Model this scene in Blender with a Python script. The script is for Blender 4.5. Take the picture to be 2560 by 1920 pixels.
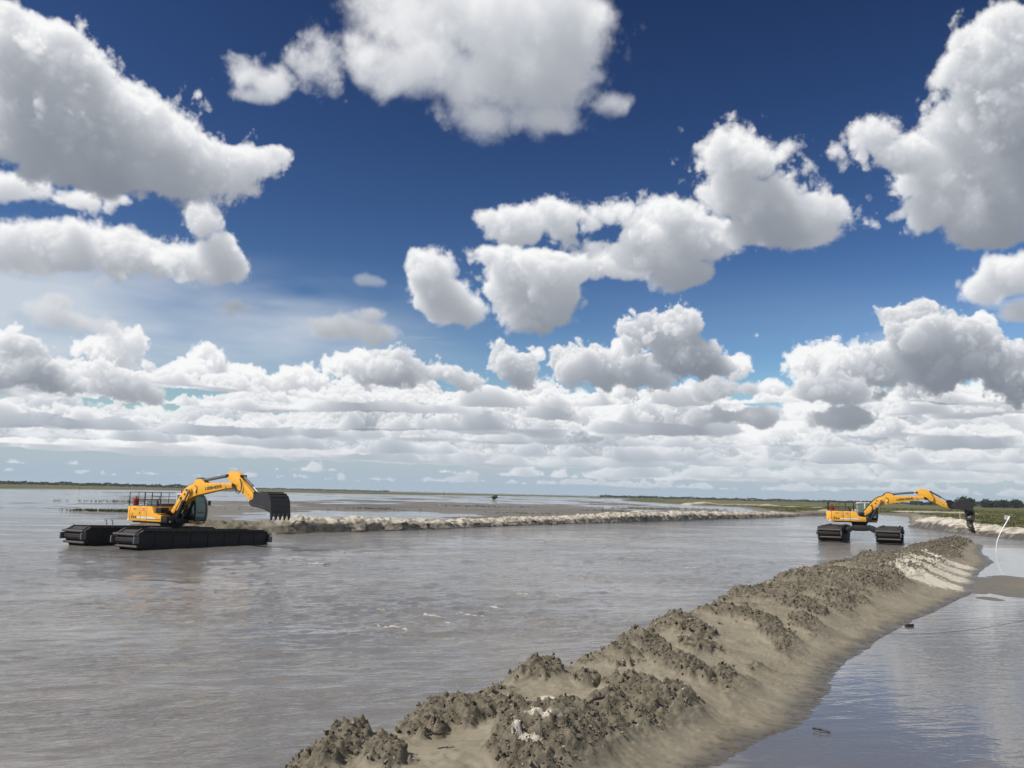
import bpy, bmesh, math, random
import numpy as np
from mathutils import Matrix, Vector

for _o in list(bpy.data.objects):
    bpy.data.objects.remove(_o)
scene = bpy.context.scene
COL = scene.collection

# ------------------------------------------------------------------ camera
cam_d = bpy.data.cameras.new('camera')
cam_d.sensor_fit = 'HORIZONTAL'
cam_d.sensor_width = 36.0
cam_d.lens = 29.95
cam_d.clip_start = 0.1
cam_d.clip_end = 30000.0
cam = bpy.data.objects.new('camera', cam_d)
COL.objects.link(cam)
_p, _r = math.radians(7.37), math.radians(1.31)
_f = Vector((0, math.cos(_p), math.sin(_p)))
_u0 = Vector((0, -math.sin(_p), math.cos(_p)))
_r0 = Vector((1, 0, 0))
_ri = math.cos(_r) * _r0 + math.sin(_r) * _u0
_up = -math.sin(_r) * _r0 + math.cos(_r) * _u0
_m = Matrix((_ri, _up, -_f)).transposed().to_4x4()
_m.translation = Vector((0, 0, 4.0))
cam.matrix_world = _m
scene.camera = cam

# ------------------------------------------------------------------ light
SUN_EL, SUN_AZ = math.radians(50), math.radians(243)      # azimuth clockwise from +Y
sun_d = bpy.data.lights.new('sun', 'SUN')
sun_d.energy = 4.8
sun_d.angle = math.radians(0.53)
sun_d.color = (1.0, 0.955, 0.88)
sun = bpy.data.objects.new('sun', sun_d)
COL.objects.link(sun)
sun.location = (-30, -20, 60)
_to = -Vector((math.sin(SUN_AZ) * math.cos(SUN_EL), math.cos(SUN_AZ) * math.cos(SUN_EL), math.sin(SUN_EL)))
sun.rotation_euler = _to.to_track_quat('-Z', 'Y').to_euler()

scene.view_settings.view_transform = 'Standard'
scene.view_settings.look = 'None'
scene.view_settings.exposure = 0.0
scene.view_settings.gamma = 1.0
scene.view_settings.use_curve_mapping = False
scene.render.engine = 'CYCLES'
scene.cycles.max_bounces = 6
scene.cycles.diffuse_bounces = 3
scene.cycles.glossy_bounces = 3
scene.cycles.transmission_bounces = 4
scene.cycles.volume_bounces = 1
scene.cycles.use_denoising = True
scene.cycles.use_adaptive_sampling = True
scene.cycles.adaptive_threshold = 0.012
scene.cycles.caustics_reflective = False
scene.cycles.caustics_refractive = False

# ------------------------------------------------------------------ node helper
class NB:
    """small expression builder on top of a node tree"""
    def __init__(s, tree):
        s.t = tree
    def new(s, ty, **kw):
        n = s.t.nodes.new(ty)
        for k, v in kw.items():
            setattr(n, k, v)
        return n
    def put(s, sock, v):
        if isinstance(v, bpy.types.NodeSocket):
            s.t.links.new(v, sock)
        else:
            if hasattr(sock.default_value, '__len__') and not hasattr(v, '__len__'):
                v = (v,) * len(sock.default_value)
            elif hasattr(v, '__len__') and len(sock.default_value) == 4 and len(v) == 3:
                v = tuple(v) + (1.0,)
            sock.default_value = v
    def m(s, op, a, b=None, c=None, clamp=False):
        n = s.new('ShaderNodeMath', operation=op, use_clamp=clamp)
        for i, v in enumerate((a, b, c)):
            if v is not None:
                s.put(n.inputs[i], v)
        return n.outputs[0]
    def add(s, a, b): return s.m('ADD', a, b)
    def sub(s, a, b): return s.m('SUBTRACT', a, b)
    def mul(s, a, b): return s.m('MULTIPLY', a, b)
    def v(s, op, a, b=None, c=None):
        n = s.new('ShaderNodeVectorMath', operation=op)
        for i, x in enumerate((a, b, c)):
            if x is not None:
                s.put(n.inputs[i], x)
        return n.outputs['Value'] if op in ('LENGTH', 'DOT_PRODUCT', 'DISTANCE') else n.outputs[0]
    def vscale(s, a, k):
        n = s.new('ShaderNodeVectorMath', operation='SCALE')
        s.put(n.inputs[0], a)
        s.put(n.inputs[3], k)
        return n.outputs[0]
    def xyz(s, x, y, z=0.0):
        n = s.new('ShaderNodeCombineXYZ')
        for i, q in enumerate((x, y, z)):
            s.put(n.inputs[i], q)
        return n.outputs[0]
    def sep(s, a):
        n = s.new('ShaderNodeSeparateXYZ')
        s.put(n.inputs[0], a)
        return n.outputs
    def step(s, x, a, b, smooth=True, lo=0.0, hi=1.0):
        n = s.new('ShaderNodeMapRange', interpolation_type='SMOOTHSTEP' if smooth else 'LINEAR')
        n.clamp = True
        for i, q in enumerate((x, a, b, lo, hi)):
            s.put(n.inputs[i], q)
        return n.outputs[0]
    def mix(s, f, a, b):
        n = s.new('ShaderNodeMix', data_type='RGBA')
        s.put(n.inputs[0], f)
        s.put(n.inputs[6], a)
        s.put(n.inputs[7], b)
        return n.outputs[2]
    def noise(s, vec, scale=1.0, detail=4.0, rough=0.5, dims='3D', dist=0.0, color=False, lac=2.0, kind='FBM'):
        n = s.new('ShaderNodeTexNoise', noise_dimensions=dims, noise_type=kind)
        n.normalize = True
        if vec is not None:
            s.put(n.inputs['Vector'], vec)
        s.put(n.inputs['Scale'], scale)
        s.put(n.inputs['Detail'], detail)
        s.put(n.inputs['Roughness'], rough)
        s.put(n.inputs['Lacunarity'], lac)
        s.put(n.inputs['Distortion'], dist)
        return n.outputs['Color' if color else 'Fac']
    def voro(s, vec, scale=1.0, detail=0.0, rough=0.5, dims='3D', feature='F1', lac=2.0, smooth=None):
        n = s.new('ShaderNodeTexVoronoi', voronoi_dimensions=dims, feature=feature)
        n.normalize = False
        s.put(n.inputs['Vector'], vec)
        s.put(n.inputs['Scale'], scale)
        if 'Detail' in n.inputs:
            s.put(n.inputs['Detail'], detail)
            s.put(n.inputs['Roughness'], rough)
            s.put(n.inputs['Lacunarity'], lac)
        if smooth is not None:
            s.put(n.inputs['Smoothness'], smooth)
        return n.outputs['Distance']
    def ramp(s, f, stops, interp='LINEAR'):
        n = s.new('ShaderNodeValToRGB')
        cr = n.color_ramp
        cr.interpolation = interp
        while len(cr.elements) < len(stops):
            cr.elements.new(0.5)
        for e, (p, c) in zip(cr.elements, stops):
            e.position = p
            e.color = tuple(c) + (1.0,) if len(c) == 3 else c
        s.put(n.inputs[0], f)
        return n.outputs[0]

# cumulus lobes: azimuth, elevation, half width, half height (degrees)
LOBES = {
    'shoulder': [(-32.45,24.57,2.0,2.03),(-30.27,23.75,2.57,2.09),(-31.16,21.39,3.59,2.62),(-27.91,21.7,4.07,2.7),(-24.39,21.04,3.77,2.4),(-21.27,20.45,2.96,1.7),(-17.95,20.69,2.11,1.01),(-16.35,21.26,1.05,0.62),(-22.57,19.0,3.17,1.7),(-26.33,18.53,3.11,1.61),(-30.28,19.9,3.63,1.53)],
    'ledge': [(-30.85,16.85,2.73,0.88),(-28.12,16.81,2.38,0.8),(-25.96,17.23,1.82,0.76)],
    'shelf': [(-20.87,16.85,1.23,1.55),(-31.42,13.89,1.86,1.57),(-28.78,14.18,2.46,1.4),(-25.45,14.12,3.12,1.44),(-22.48,14.08,2.86,1.36),(-20.12,14.21,1.74,1.44),(-30.38,12.85,2.61,0.9),(-18.79,13.62,1.28,0.87)],
    'wisp': [(-21.9,26.59,1.28,0.41),(-20.29,26.43,1.45,0.62),(-18.61,25.77,1.62,0.79),(-16.33,25.56,1.81,0.97),(-14.39,26.62,1.73,1.47),(-14.0,27.74,1.09,0.79),(-18.07,24.5,1.33,0.48)],
    'roof': [(-9.72,30.84,3.55,1.55),(-7.39,29.99,4.23,2.23),(-3.77,30.21,5.6,3.16),(1.87,30.09,4.96,3.18),(4.37,29.01,2.79,2.95),(-7.28,27.85,4.21,2.16),(-2.01,27.17,5.25,2.75),(2.6,26.84,4.26,2.35),(6.53,25.62,2.07,1.01),(-2.26,24.65,2.61,1.47),(1.99,24.74,2.77,1.19),(-0.05,27.64,4.93,2.74),(5.5,30.58,1.98,1.57)],
    'tower': [(31.14,26.93,1.34,1.07),(30.43,25.25,2.41,2.08),(31.39,22.57,3.11,2.98),(28.38,22.08,2.03,1.67),(23.6,22.13,1.76,1.39),(25.59,20.92,2.39,1.38),(28.12,19.1,3.66,2.11),(31.14,17.74,3.09,2.33),(26.52,17.7,2.33,1.41),(29.75,16.49,2.43,1.32),(30.67,15.52,2.03,0.74)],
    'towerfoot': [(31.15,13.12,1.99,1.38),(29.45,12.54,1.16,1.02),(31.17,11.12,1.4,0.85)],
    'arch': [(0.36,17.77,1.99,1.2),(3.24,18.41,2.41,1.5),(5.96,18.52,2.55,1.49),(8.35,17.23,2.2,1.35),(10.85,18.35,2.33,1.47),(13.45,16.92,2.89,1.53),(9.13,16.01,2.81,1.14),(5.98,16.36,2.85,1.21),(11.3,14.76,2.15,0.96)],
    'horn': [(15.02,21.74,2.43,1.64),(14.45,19.64,2.31,1.84),(17.08,18.89,2.51,1.49),(19.97,18.23,1.88,1.3),(16.46,17.2,2.81,1.02),(19.37,17.0,1.72,1.0)],
    'archfoot': [(0.28,14.64,2.55,1.59),(3.78,14.99,2.86,1.04),(6.62,15.29,2.21,0.91),(1.29,12.04,2.22,1.36),(3.23,13.3,1.52,1.48)],
    'pillar': [(-5.62,14.75,1.77,1.4),(-4.77,13.1,2.15,1.6),(-3.16,12.3,1.58,1.05),(-6.76,15.75,0.88,0.79)],
    'grey': [(-11.81,10.53,2.72,0.91),(-9.2,10.37,1.54,0.8),(-9.71,11.63,1.48,0.55)],
    'smudge': [(-17.27,11.46,1.68,0.53),(-18.38,11.6,0.91,0.47)],
    'pillow': [(-27.91,9.77,2.27,1.04),(-28.48,10.67,1.13,0.54),(-26.06,9.36,1.07,0.67)],
    'puff': [(-9.81,13.82,1.05,0.48),(-26.34,12.32,0.46,0.39)],
    'cone': [(10.31,10.84,1.96,1.59),(11.44,9.3,2.48,1.22),(13.54,8.61,1.64,0.91)],
    'loaf': [(-7.4,8.05,2.93,1.05),(-8.2,8.7,1.39,0.8),(-5.22,7.98,2.18,0.93),(-3.64,7.51,1.56,0.62)],
    'bun': [(0.16,8.45,1.76,1.18)],
    'saddle': [(6.37,8.69,2.64,1.3),(4.02,8.98,1.41,1.12),(8.69,8.24,1.91,1.05)],
    'massif': [(25.22,10.88,1.51,1.12),(25.82,9.58,2.31,1.4),(23.44,8.56,2.66,1.37),(27.8,8.36,2.22,1.54),(29.52,8.82,1.25,1.14),(31.01,7.79,1.62,1.76),(27.73,9.89,1.49,1.1)],
    'apron': [(20.55,6.91,2.75,0.88),(13.97,7.0,2.51,0.79),(14.54,5.34,2.64,0.72),(20.78,5.16,2.05,0.76)],
    'fog': [(-24.04,6.05,1.98,0.96)],
    'bank': [(-30.43,7.99,1.22,0.59),(-29.85,6.69,2.08,0.81),(-27.6,5.92,1.47,0.61)],
    'bright': [(-25.61,7.91,1.33,1.18),(-24.37,8.73,0.99,0.96),(-19.85,8.1,1.11,0.94),(-20.62,7.16,1.65,0.87),(-10.94,8.35,1.45,0.92),(14.58,8.8,1.3,0.9),(19.05,8.71,1.18,1.24),(17.03,7.12,1.03,0.54),(20.88,9.09,1.32,0.81),(-30.9,7.94,1.39,0.93),(1.66,9.26,0.76,0.56),(7.45,9.93,0.93,0.68),(-14.31,6.81,1.71,1.02),(-17.8,6.91,1.42,0.89),(29.24,10.61,0.73,0.54)],
}

# ------------------------------------------------------------------ cumulus, marched through a volume
# Each layer is a block of air seen from the ground: rows are elevation, columns azimuth, slices depth.
# Density comes from heaped lobes and billowing noise; the sun is followed down through it.
def spline_noise(shape, cell, rng):
    """cubic B-spline value noise, unit variance"""
    n = [int(math.ceil(s / c)) + 4 for s, c in zip(shape, cell)]
    a = rng.standard_normal(n).astype(np.float32)
    order = sorted(range(3), key=lambda i: shape[i] / n[i])
    for ax in order:
        x = np.arange(shape[ax], dtype=np.float32) / cell[ax]
        i0 = x.astype(np.int32)
        f = x - i0
        w = [(1 - f) ** 3 / 6, (3 * f ** 3 - 6 * f ** 2 + 4) / 6, (-3 * f ** 3 + 3 * f ** 2 + 3 * f + 1) / 6, f ** 3 / 6]
        sh = [1, 1, 1]
        sh[ax] = -1
        out = None
        for k in range(4):
            t = np.take(a, i0 + k, axis=ax)
            t *= w[k].reshape(sh)
            out = t if out is None else out + t
        a = out
    a *= 1.0 / 0.33
    return a

SUN_W = np.array([math.sin(SUN_AZ) * math.cos(SUN_EL), math.cos(SUN_AZ) * math.cos(SUN_EL), math.sin(SUN_EL)])

def box(a, r, ax):
    """running mean of width 2r+1"""
    n = a.shape[ax]
    c = np.cumsum(a, axis=ax, dtype=np.float32)
    c = np.concatenate([np.zeros_like(np.take(c, [0], axis=ax)), c], axis=ax)
    hi = np.minimum(np.arange(n) + r + 1, n)
    lo = np.maximum(np.arange(n) - r, 0)
    sh = [1, 1, 1]
    sh[ax] = -1
    return (np.take(c, hi, axis=ax) - np.take(c, lo, axis=ax)) / (hi - lo).astype(np.float32).reshape(sh)

def march(rho, px, dz, sigma, lmul=1.6, back=0.10):
    """rho [el, az, depth] -> colour, alpha.  px: degrees per pixel, dz: degrees per slice."""
    ne, na, nd = rho.shape
    tau = np.zeros_like(rho)
    acc = np.zeros((na, nd), np.float32)
    sh = 0.50                                   # the sun stands up and to the left
    sz = min(0.5, back * px / dz)               # and a little behind the higher clouds
    for i in range(ne - 1, -1, -1):
        acc = (1 - sh) * acc + sh * np.roll(acc, 1, axis=0)
        acc[0] *= 1 - sh
        acc = (1 - sz) * acc + sz * np.concatenate([acc[:, 1:], acc[:, -1:] * 0.9], axis=1)
        tau[i] = acc + 0.5 * rho[i] * (sigma * lmul * px * 1.12)
        acc = acc + rho[i] * (sigma * lmul * px * 1.12)
    tb = box(box(tau, max(2, int(0.28 / px)), 0), max(2, int(0.28 / px)), 1)      # light wandering sideways
    light = 0.30 * np.exp(-0.8 * tau) + 0.40 * np.exp(-0.17 * tb) + 0.30 * np.exp(-0.040 * tb)
    # light that comes back up from the ground and in from the side
    ex = np.exp(-rho * (sigma * dz))
    T = np.cumprod(ex, axis=2)
    Tf = np.concatenate([np.ones((ne, na, 1), np.float32), T[:, :, :-1]], axis=2)
    wgt = Tf * (1 - ex)
    alpha = 1 - T[:, :, -1]
    L = (wgt * light).sum(axis=2) / np.maximum(alpha, 1e-4)
    return L, alpha

def billow(shape, cells, amps, rng, zr, absm):
    """sum of noise octaves; absm says how much an octave heaps up"""
    out = np.zeros(shape, np.float32)
    for c, a, m in zip(cells, amps, absm):
        n = spline_noise(shape, (max(c, 1.01), max(c, 1.01), max(c * zr, 1.01)), rng)
        if m > 0:
            n = (1 - m) * n + m * (np.abs(n) * 1.6 - 1.25)
        out += a * n
    return out

def lobe_field(win, px, nd, dz, lobes, rng, zasp=0.8, k=0.18):
    """heaped ellipsoids -> 1 - distance, on a coarse grid then upsampled"""
    az0, az1, el0, el1 = win
    st = 4
    ne, na = int(round((el1 - el0) / px)), int(round((az1 - az0) / px))
    el = (el0 + (np.arange(0, ne + st, st)) * px).astype(np.float32)[:, None, None]
    az = (az0 + (np.arange(0, na + st, st)) * px).astype(np.float32)[None, :, None]
    z = ((np.arange(nd) - nd / 2 + 0.5) * dz).astype(np.float32)[None, None, :]
    F = np.full((el.shape[0], az.shape[1], nd), 6.0, np.float32)
    for (a, e, ra, re) in lobes:
        rz = min(ra, re * 1.6) * zasp
        zo = rng.uniform(-0.35, 0.35) * rz
        j0, j1 = np.searchsorted(az.ravel(), [a - 3 * ra, a + 3 * ra])
        i0, i1 = np.searchsorted(el.ravel(), [e - 3 * re, e + 3 * re])
        if j1 <= j0 or i1 <= i0:
            continue
        dx = (az[:, j0:j1] - a) / ra
        dy = (el[i0:i1] - e) / re
        dy = np.where(dy < 0, dy * 1.08, dy)           # flatter undersides
        q = np.sqrt(dx * dx + dy * dy + ((z - zo) / rz) ** 2)
        s = F[i0:i1, j0:j1]
        h = np.clip(k - np.abs(s - q), 0, None) / k
        F[i0:i1, j0:j1] = np.minimum(s, q) - h * h * k * 0.25
    return F, st, ne, na

def upsample(F, st, ne, na):
    x = np.arange(na, dtype=np.float32) / st
    j = x.astype(np.int32)
    f = (x - j)[None, :, None]
    G = F[:, j] * (1 - f) + F[:, np.minimum(j + 1, F.shape[1] - 1)] * f
    y = np.arange(ne, dtype=np.float32) / st
    i = y.astype(np.int32)
    f = (y - i)[:, None, None]
    return G[i] * (1 - f) + G[np.minimum(i + 1, F.shape[0] - 1)] * f

CL_DARK, CL_MID, CL_LIT = np.array([0.235, 0.262, 0.310]), np.array([0.60, 0.625, 0.67]), np.array([1.0, 1.0, 1.0])
CL_HAZE = np.array([0.40, 0.50, 0.60])

def tint(L, far=0.0):
    L = np.clip(L, 0, 1)[..., None]
    c = np.where(L < 0.5, CL_DARK + (CL_MID - CL_DARK) * L * 2, CL_MID + (CL_LIT - CL_MID) * (L - 0.5) * 2)
    return (c * (1 - far) + CL_HAZE * far).astype(np.float32)

class Canvas:
    def __init__(s, win, px):
        s.win, s.px = win, px
        s.h, s.w = int(round((win[3] - win[2]) / px)), int(round((win[1] - win[0]) / px))
        s.rgb = np.zeros((s.h, s.w, 3), np.float32)
        s.a = np.zeros((s.h, s.w), np.float32)
    def over(s, el0, col, al, az0=None):
        if az0 is not None:
            j0 = int(round((az0 - s.win[0]) / s.px))
            full = np.zeros((al.shape[0], s.w), np.float32)
            fc = np.zeros((al.shape[0], s.w, 3), np.float32)
            full[:, j0:j0 + al.shape[1]] = al
            fc[:, j0:j0 + al.shape[1]] = col
            al, col = full, fc
        i0 = int(round((el0 - s.win[2]) / s.px))
        n = al.shape[0]
        lo, hi = max(0, -i0), min(n, s.h - i0)
        if hi <= lo:
            return
        sl = slice(i0 + lo, i0 + hi)
        al, col = al[lo:hi], col[lo:hi]
        A0 = s.a[sl]
        A = al + A0 * (1 - al)
        s.rgb[sl] = np.where(A[..., None] > 1e-5, (col * al[..., None] + s.rgb[sl] * (A0 * (1 - al))[..., None]) / np.maximum(A, 1e-5)[..., None], 0.8)
        s.a[sl] = A

def smooth(x, a, b):
    t = np.clip((x - a) / (b - a), 0, 1)
    return t * t * (3 - 2 * t)

def heap_layer(cv, lobes, cell, amp, edge, sigma, seed, far=0.0, gain=1.0, off=0.0, octs=6, heap=0.7, nd=18, power=1.4, op=1.0, amp0=0.6, bias=0.08, back=0.25, decay=0.58):
    """one heaped cloud in its own block of air"""
    rng = np.random.default_rng(seed)
    pad = 1.2
    q = cv.px
    az0 = max(cv.win[0], math.floor((min(l[0] - 1.35 * l[2] for l in lobes) - pad) / q) * q)
    az1 = min(cv.win[1], max(l[0] + 1.35 * l[2] for l in lobes) + pad)
    el0 = max(0.0, math.floor((min(l[1] - 1.35 * l[3] for l in lobes) - pad) / q) * q)
    el1 = max(l[1] + 1.35 * l[3] for l in lobes) + pad
    dz = 2.2 * max(min(l[2], l[3] * 1.6) for l in lobes) / nd
    F, st, ne, na = lobe_field((az0, az1, el0, el1), q, nd, dz, lobes, rng)
    F = upsample(F, st, ne, na)
    N = billow((ne, na, nd), [cell / q * 0.5 ** i for i in range(octs)], [amp * (amp0 if i == 0 else decay ** i) for i in range(octs)], rng, q / dz,
               [0.0, heap * 0.6] + [heap] * (octs - 2))
    rho = np.clip((1.0 + bias - F + N) / edge, 0, 1) ** power
    L, al = march(rho, q, dz, sigma, back=back)
    cv.over(el0, tint(L * gain + off, far), al * op, az0)

def row_layer(cv, base, top, width, nd, dz, cell, amp, edge, sigma, seed, far=0.0, gain=1.0, off=0.0, cover=0.0, octs=6, mask=None, opac=1.0, lmul=0.75):
    """a bank of cumulus with a common flat base"""
    rng = np.random.default_rng(seed)
    el0, el1 = base - 0.7, base + top * 1.9 + 0.4
    ne, na = int(round((el1 - el0) / cv.px)), cv.w
    h = (el0 + np.arange(ne) * cv.px - base).astype(np.float32)[:, None, None]
    wp = width / cv.px
    prof = spline_noise((1, na, nd), (1.01, wp, max(nd * 0.5, 1.01)), rng) + 0.5 * spline_noise((1, na, nd), (1.01, wp * 0.4, max(nd * 0.3, 1.01)), rng)
    wob = spline_noise((1, na, nd), (1.01, wp * 2.2, max(nd * 0.6, 1.01)), rng) * 0.10 * top
    tp = np.clip(0.5 + 0.42 * prof + cover, -0.4, 1.7) * top
    z = np.linspace(-1, 1, nd, dtype=np.float32)[None, None, :]
    tp = tp * (1 - 0.45 * z * z)
    h = h - wob
    cp = cell / cv.px
    zr = cv.px / dz
    N = billow((ne, na, nd), [cp * 0.5 ** i for i in range(octs)], [amp * 0.56 ** i for i in range(octs)], rng, zr,
               [0.0, 0.5] + [0.75] * (octs - 2))
    up = (tp - h) / (0.45 * top) + N
    dn = h / (0.10 * top) + N * 0.8 + 0.5
    if mask is not None:
        up = up - (1 - mask[None, :, None]) * 3
    rho = np.clip(np.minimum(up, dn) / edge, 0, 1)
    L, al = march(rho, cv.px, dz, sigma, lmul=lmul)
    cv.over(el0, tint(L * gain + off, far), al * opac)

def veil_layer(cv):
    rng = np.random.default_rng(99)
    el = (cv.win[2] + np.arange(cv.h) * cv.px)[:, None]
    az = (cv.win[0] + np.arange(cv.w) * cv.px)[None, :]
    def n2(cx, cy, o=5, r=0.55):
        t = 0
        for i in range(o):
            t = t + r ** i * spline_noise((cv.h, cv.w, 1), (max(cy / cv.px * 0.5 ** i, 1.01), max(cx / cv.px * 0.5 ** i, 1.01), 1.01), rng)[:, :, 0]
        return t
    n = n2(14, 3.2)
    w = smooth(el, 5.5, 8.5) * (1 - smooth(el, 11.0, 15.5)) * (1 - 0.92 * smooth(az, -17, 1))
    v = np.clip(w * (0.68 + 0.28 * n), 0, 0.92)
    lx = el - (0.27 * (az - 18) + 8.1)
    w = np.exp(-(lx / 0.75) ** 2) * smooth(az, 16.5, 26) * (1 - smooth(az, 31, 35))
    v = np.maximum(v, np.clip(w * (0.5 + 0.35 * n2(6, 0.7)), 0, 0.7))
    w = np.exp(-((el - 10.6) / 0.6) ** 2) * np.exp(-((az + 5) / 6.0) ** 2)
    v = np.maximum(v, np.clip(w * (0.25 + 0.3 * n2(6, 0.5)), 0, 0.5))
    cv.over(cv.win[2], np.broadcast_to(np.array([0.62, 0.68, 0.76], np.float32), (cv.h, cv.w, 3)), v.astype(np.float32))

def front_clouds():
    cv = Canvas((-44.0, 44.0, 0.0, 36.0), 0.045)
    az = cv.win[0] + np.arange(cv.w) * cv.px
    veil_layer(cv)
    right = smooth(az, -10, 8)
    row_layer(cv, 0.75, 0.55, 1.6, 6, 0.15, 0.35, 0.5, 0.5, 9.0, 1, far=0.45, cover=-0.28, octs=3, mask=0.55 + 0.45 * right, opac=0.8)
    row_layer(cv, 1.35, 1.0, 3.0, 8, 0.18, 0.6, 0.5, 0.5, 6.0, 2, far=0.32, gain=1.05, cover=-0.05, octs=4, mask=0.35 + 0.65 * right, opac=0.9)
    row_layer(cv, 2.1, 1.1, 3.5, 8, 0.2, 0.7, 0.5, 0.4, 5.0, 3, far=0.30, cover=0.15, octs=4)
    heap_layer(cv, LOBES['bright'], 1.1, 0.30, 0.20, 5.0, 21, far=0.02, gain=1.35, off=0.14, octs=6)
    row_layer(cv, 3.0, 3.6, 4.0, 12, 0.25, 1.3, 0.45, 0.3, 3.2, 4, far=0.06, gain=1.3, off=0.10, cover=0.10)
    row_layer(cv, 2.75, 1.25, 4.0, 10, 0.22, 0.9, 0.5, 0.22, 7.0, 5, far=0.26, gain=1.22, cover=0.02, octs=5, off=-0.13)
    row_layer(cv, 3.35, 1.45, 4.5, 10, 0.25, 1.0, 0.5, 0.22, 6.5, 6, far=0.20, gain=1.25, cover=-0.08, off=-0.15)
    row_layer(cv, 4.2, 1.7, 5.0, 12, 0.28, 1.2, 0.5, 0.22, 6.5, 7, far=0.13, gain=1.28, cover=-0.15, off=-0.17)
    row_layer(cv, 5.3, 2.0, 4.5, 12, 0.3, 1.4, 0.5, 0.22, 6.2, 8, far=0.07, gain=1.30, cover=-0.24, off=-0.18)
    row_layer(cv, 6.3, 1.8, 5.0, 12, 0.3, 1.4, 0.5, 0.22, 6.0, 9, far=0.04, gain=1.30, cover=-0.40, off=-0.18)
    mid = dict(off=-0.10, gain=1.18, cell=1.4, amp=0.32, edge=0.26, sigma=5.0, far=0.02, nd=14, power=1.3)
    for i, n in enumerate(('bank', 'massif', 'saddle', 'bun', 'loaf', 'cone', 'fog', 'apron')):
        heap_layer(cv, LOBES[n], seed=30 + i, **dict(mid, **({'gain': 0.8, 'off': -0.02} if n in ('fog', 'apron') else {})))
    soft = dict(cell=1.6, amp=0.36, edge=0.8, sigma=2.6, nd=14, heap=0.45)
    for i, n in enumerate(('puff', 'smudge', 'grey', 'pillow')):
        heap_layer(cv, LOBES[n], seed=50 + i, **dict(soft, gain=(0.6, 0.32, 0.58, 0.75)[i], off=(0, -0.05, 0, 0)[i], op=(0.55, 0.9, 1, 1)[i]))
    near = dict(cell=2.4, amp=0.34, edge=0.42, sigma=3.0, nd=20, power=1.45, octs=7, decay=0.60, gain=1.28, off=-0.07, back=0.45, bias=0.12)
    for i, n in enumerate(('shelf', 'ledge', 'shoulder', 'towerfoot', 'tower', 'pillar', 'archfoot', 'arch', 'horn')):
        heap_layer(cv, LOBES[n], seed=60 + i, **near)
    heap_layer(cv, LOBES['wisp'], 1.5, 0.50, 1.3, 1.5, 70, octs=6, heap=0.5, nd=14)
    heap_layer(cv, LOBES['roof'], 2.4, 0.26, 1.05, 2.0, 71, octs=6, heap=0.5, nd=20, power=1.7, back=0.7, bias=0.12, gain=1.22, off=-0.08)
    return cv

def surround_clouds():
    """the same broken cumulus all the way round and overhead, at a coarser grain"""
    cv = Canvas((-180.0, 180.0, 0.0, 90.0), 0.3)
    rng = np.random.default_rng(7)
    for i in range(34):
        a, e = rng.uniform(-172, 172), rng.uniform(11, 70)
        if abs(a) < 42 and e < 36:
            continue
        st = 1 / max(math.cos(math.radians(e)), 0.3)
        big = rng.uniform(0.7, 1.5)
        lob = []
        for k in range(6):
            lob.append((a + rng.normal(0, 4.5) * st * big, e + rng.normal(0, 1.6) * big, rng.uniform(3, 5.5) * st * big, rng.uniform(1.8, 3.2) * big))
        heap_layer(cv, lob, 4.0, 0.30, 0.5, 2.0, 200 + i, octs=4, nd=10, back=0.5)
    for k, (bs, tp) in enumerate(((1.4, 1.0), (2.4, 2.2), (3.2, 2.6), (4.3, 2.6), (5.4, 2.8), (6.4, 2.4))):
        row_layer(cv, bs, tp, 5.0, 8, 0.4, 1.6, 0.5, 0.4, 5.0, 300 + k, far=0.3 - 0.05 * k, cover=0.1 - 0.05 * k, octs=3)
    return cv

# ------------------------------------------------------------------ world: clear sky with the clouds over it
SKY_STRENGTH = 0.10
SKY_TINT = (3.35, 2.55, 1.95)
world = bpy.data.worlds.new('World')
scene.world = world
world.use_nodes = True
wt = world.node_tree
wt.nodes.clear()

def cloud_image(name, cv):
    """cloud colour and cover as a direction map (azimuth across, elevation up)"""
    im = bpy.data.images.new(name, cv.w, cv.h, alpha=True, float_buffer=True)
    im.alpha_mode = 'CHANNEL_PACKED'
    buf = np.empty((cv.h, cv.w, 4), np.float32)
    buf[..., :3] = cv.rgb
    buf[..., 3] = cv.a
    im.pixels.foreach_set(buf.ravel())
    im.update()
    im.pack()
    return im

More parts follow.
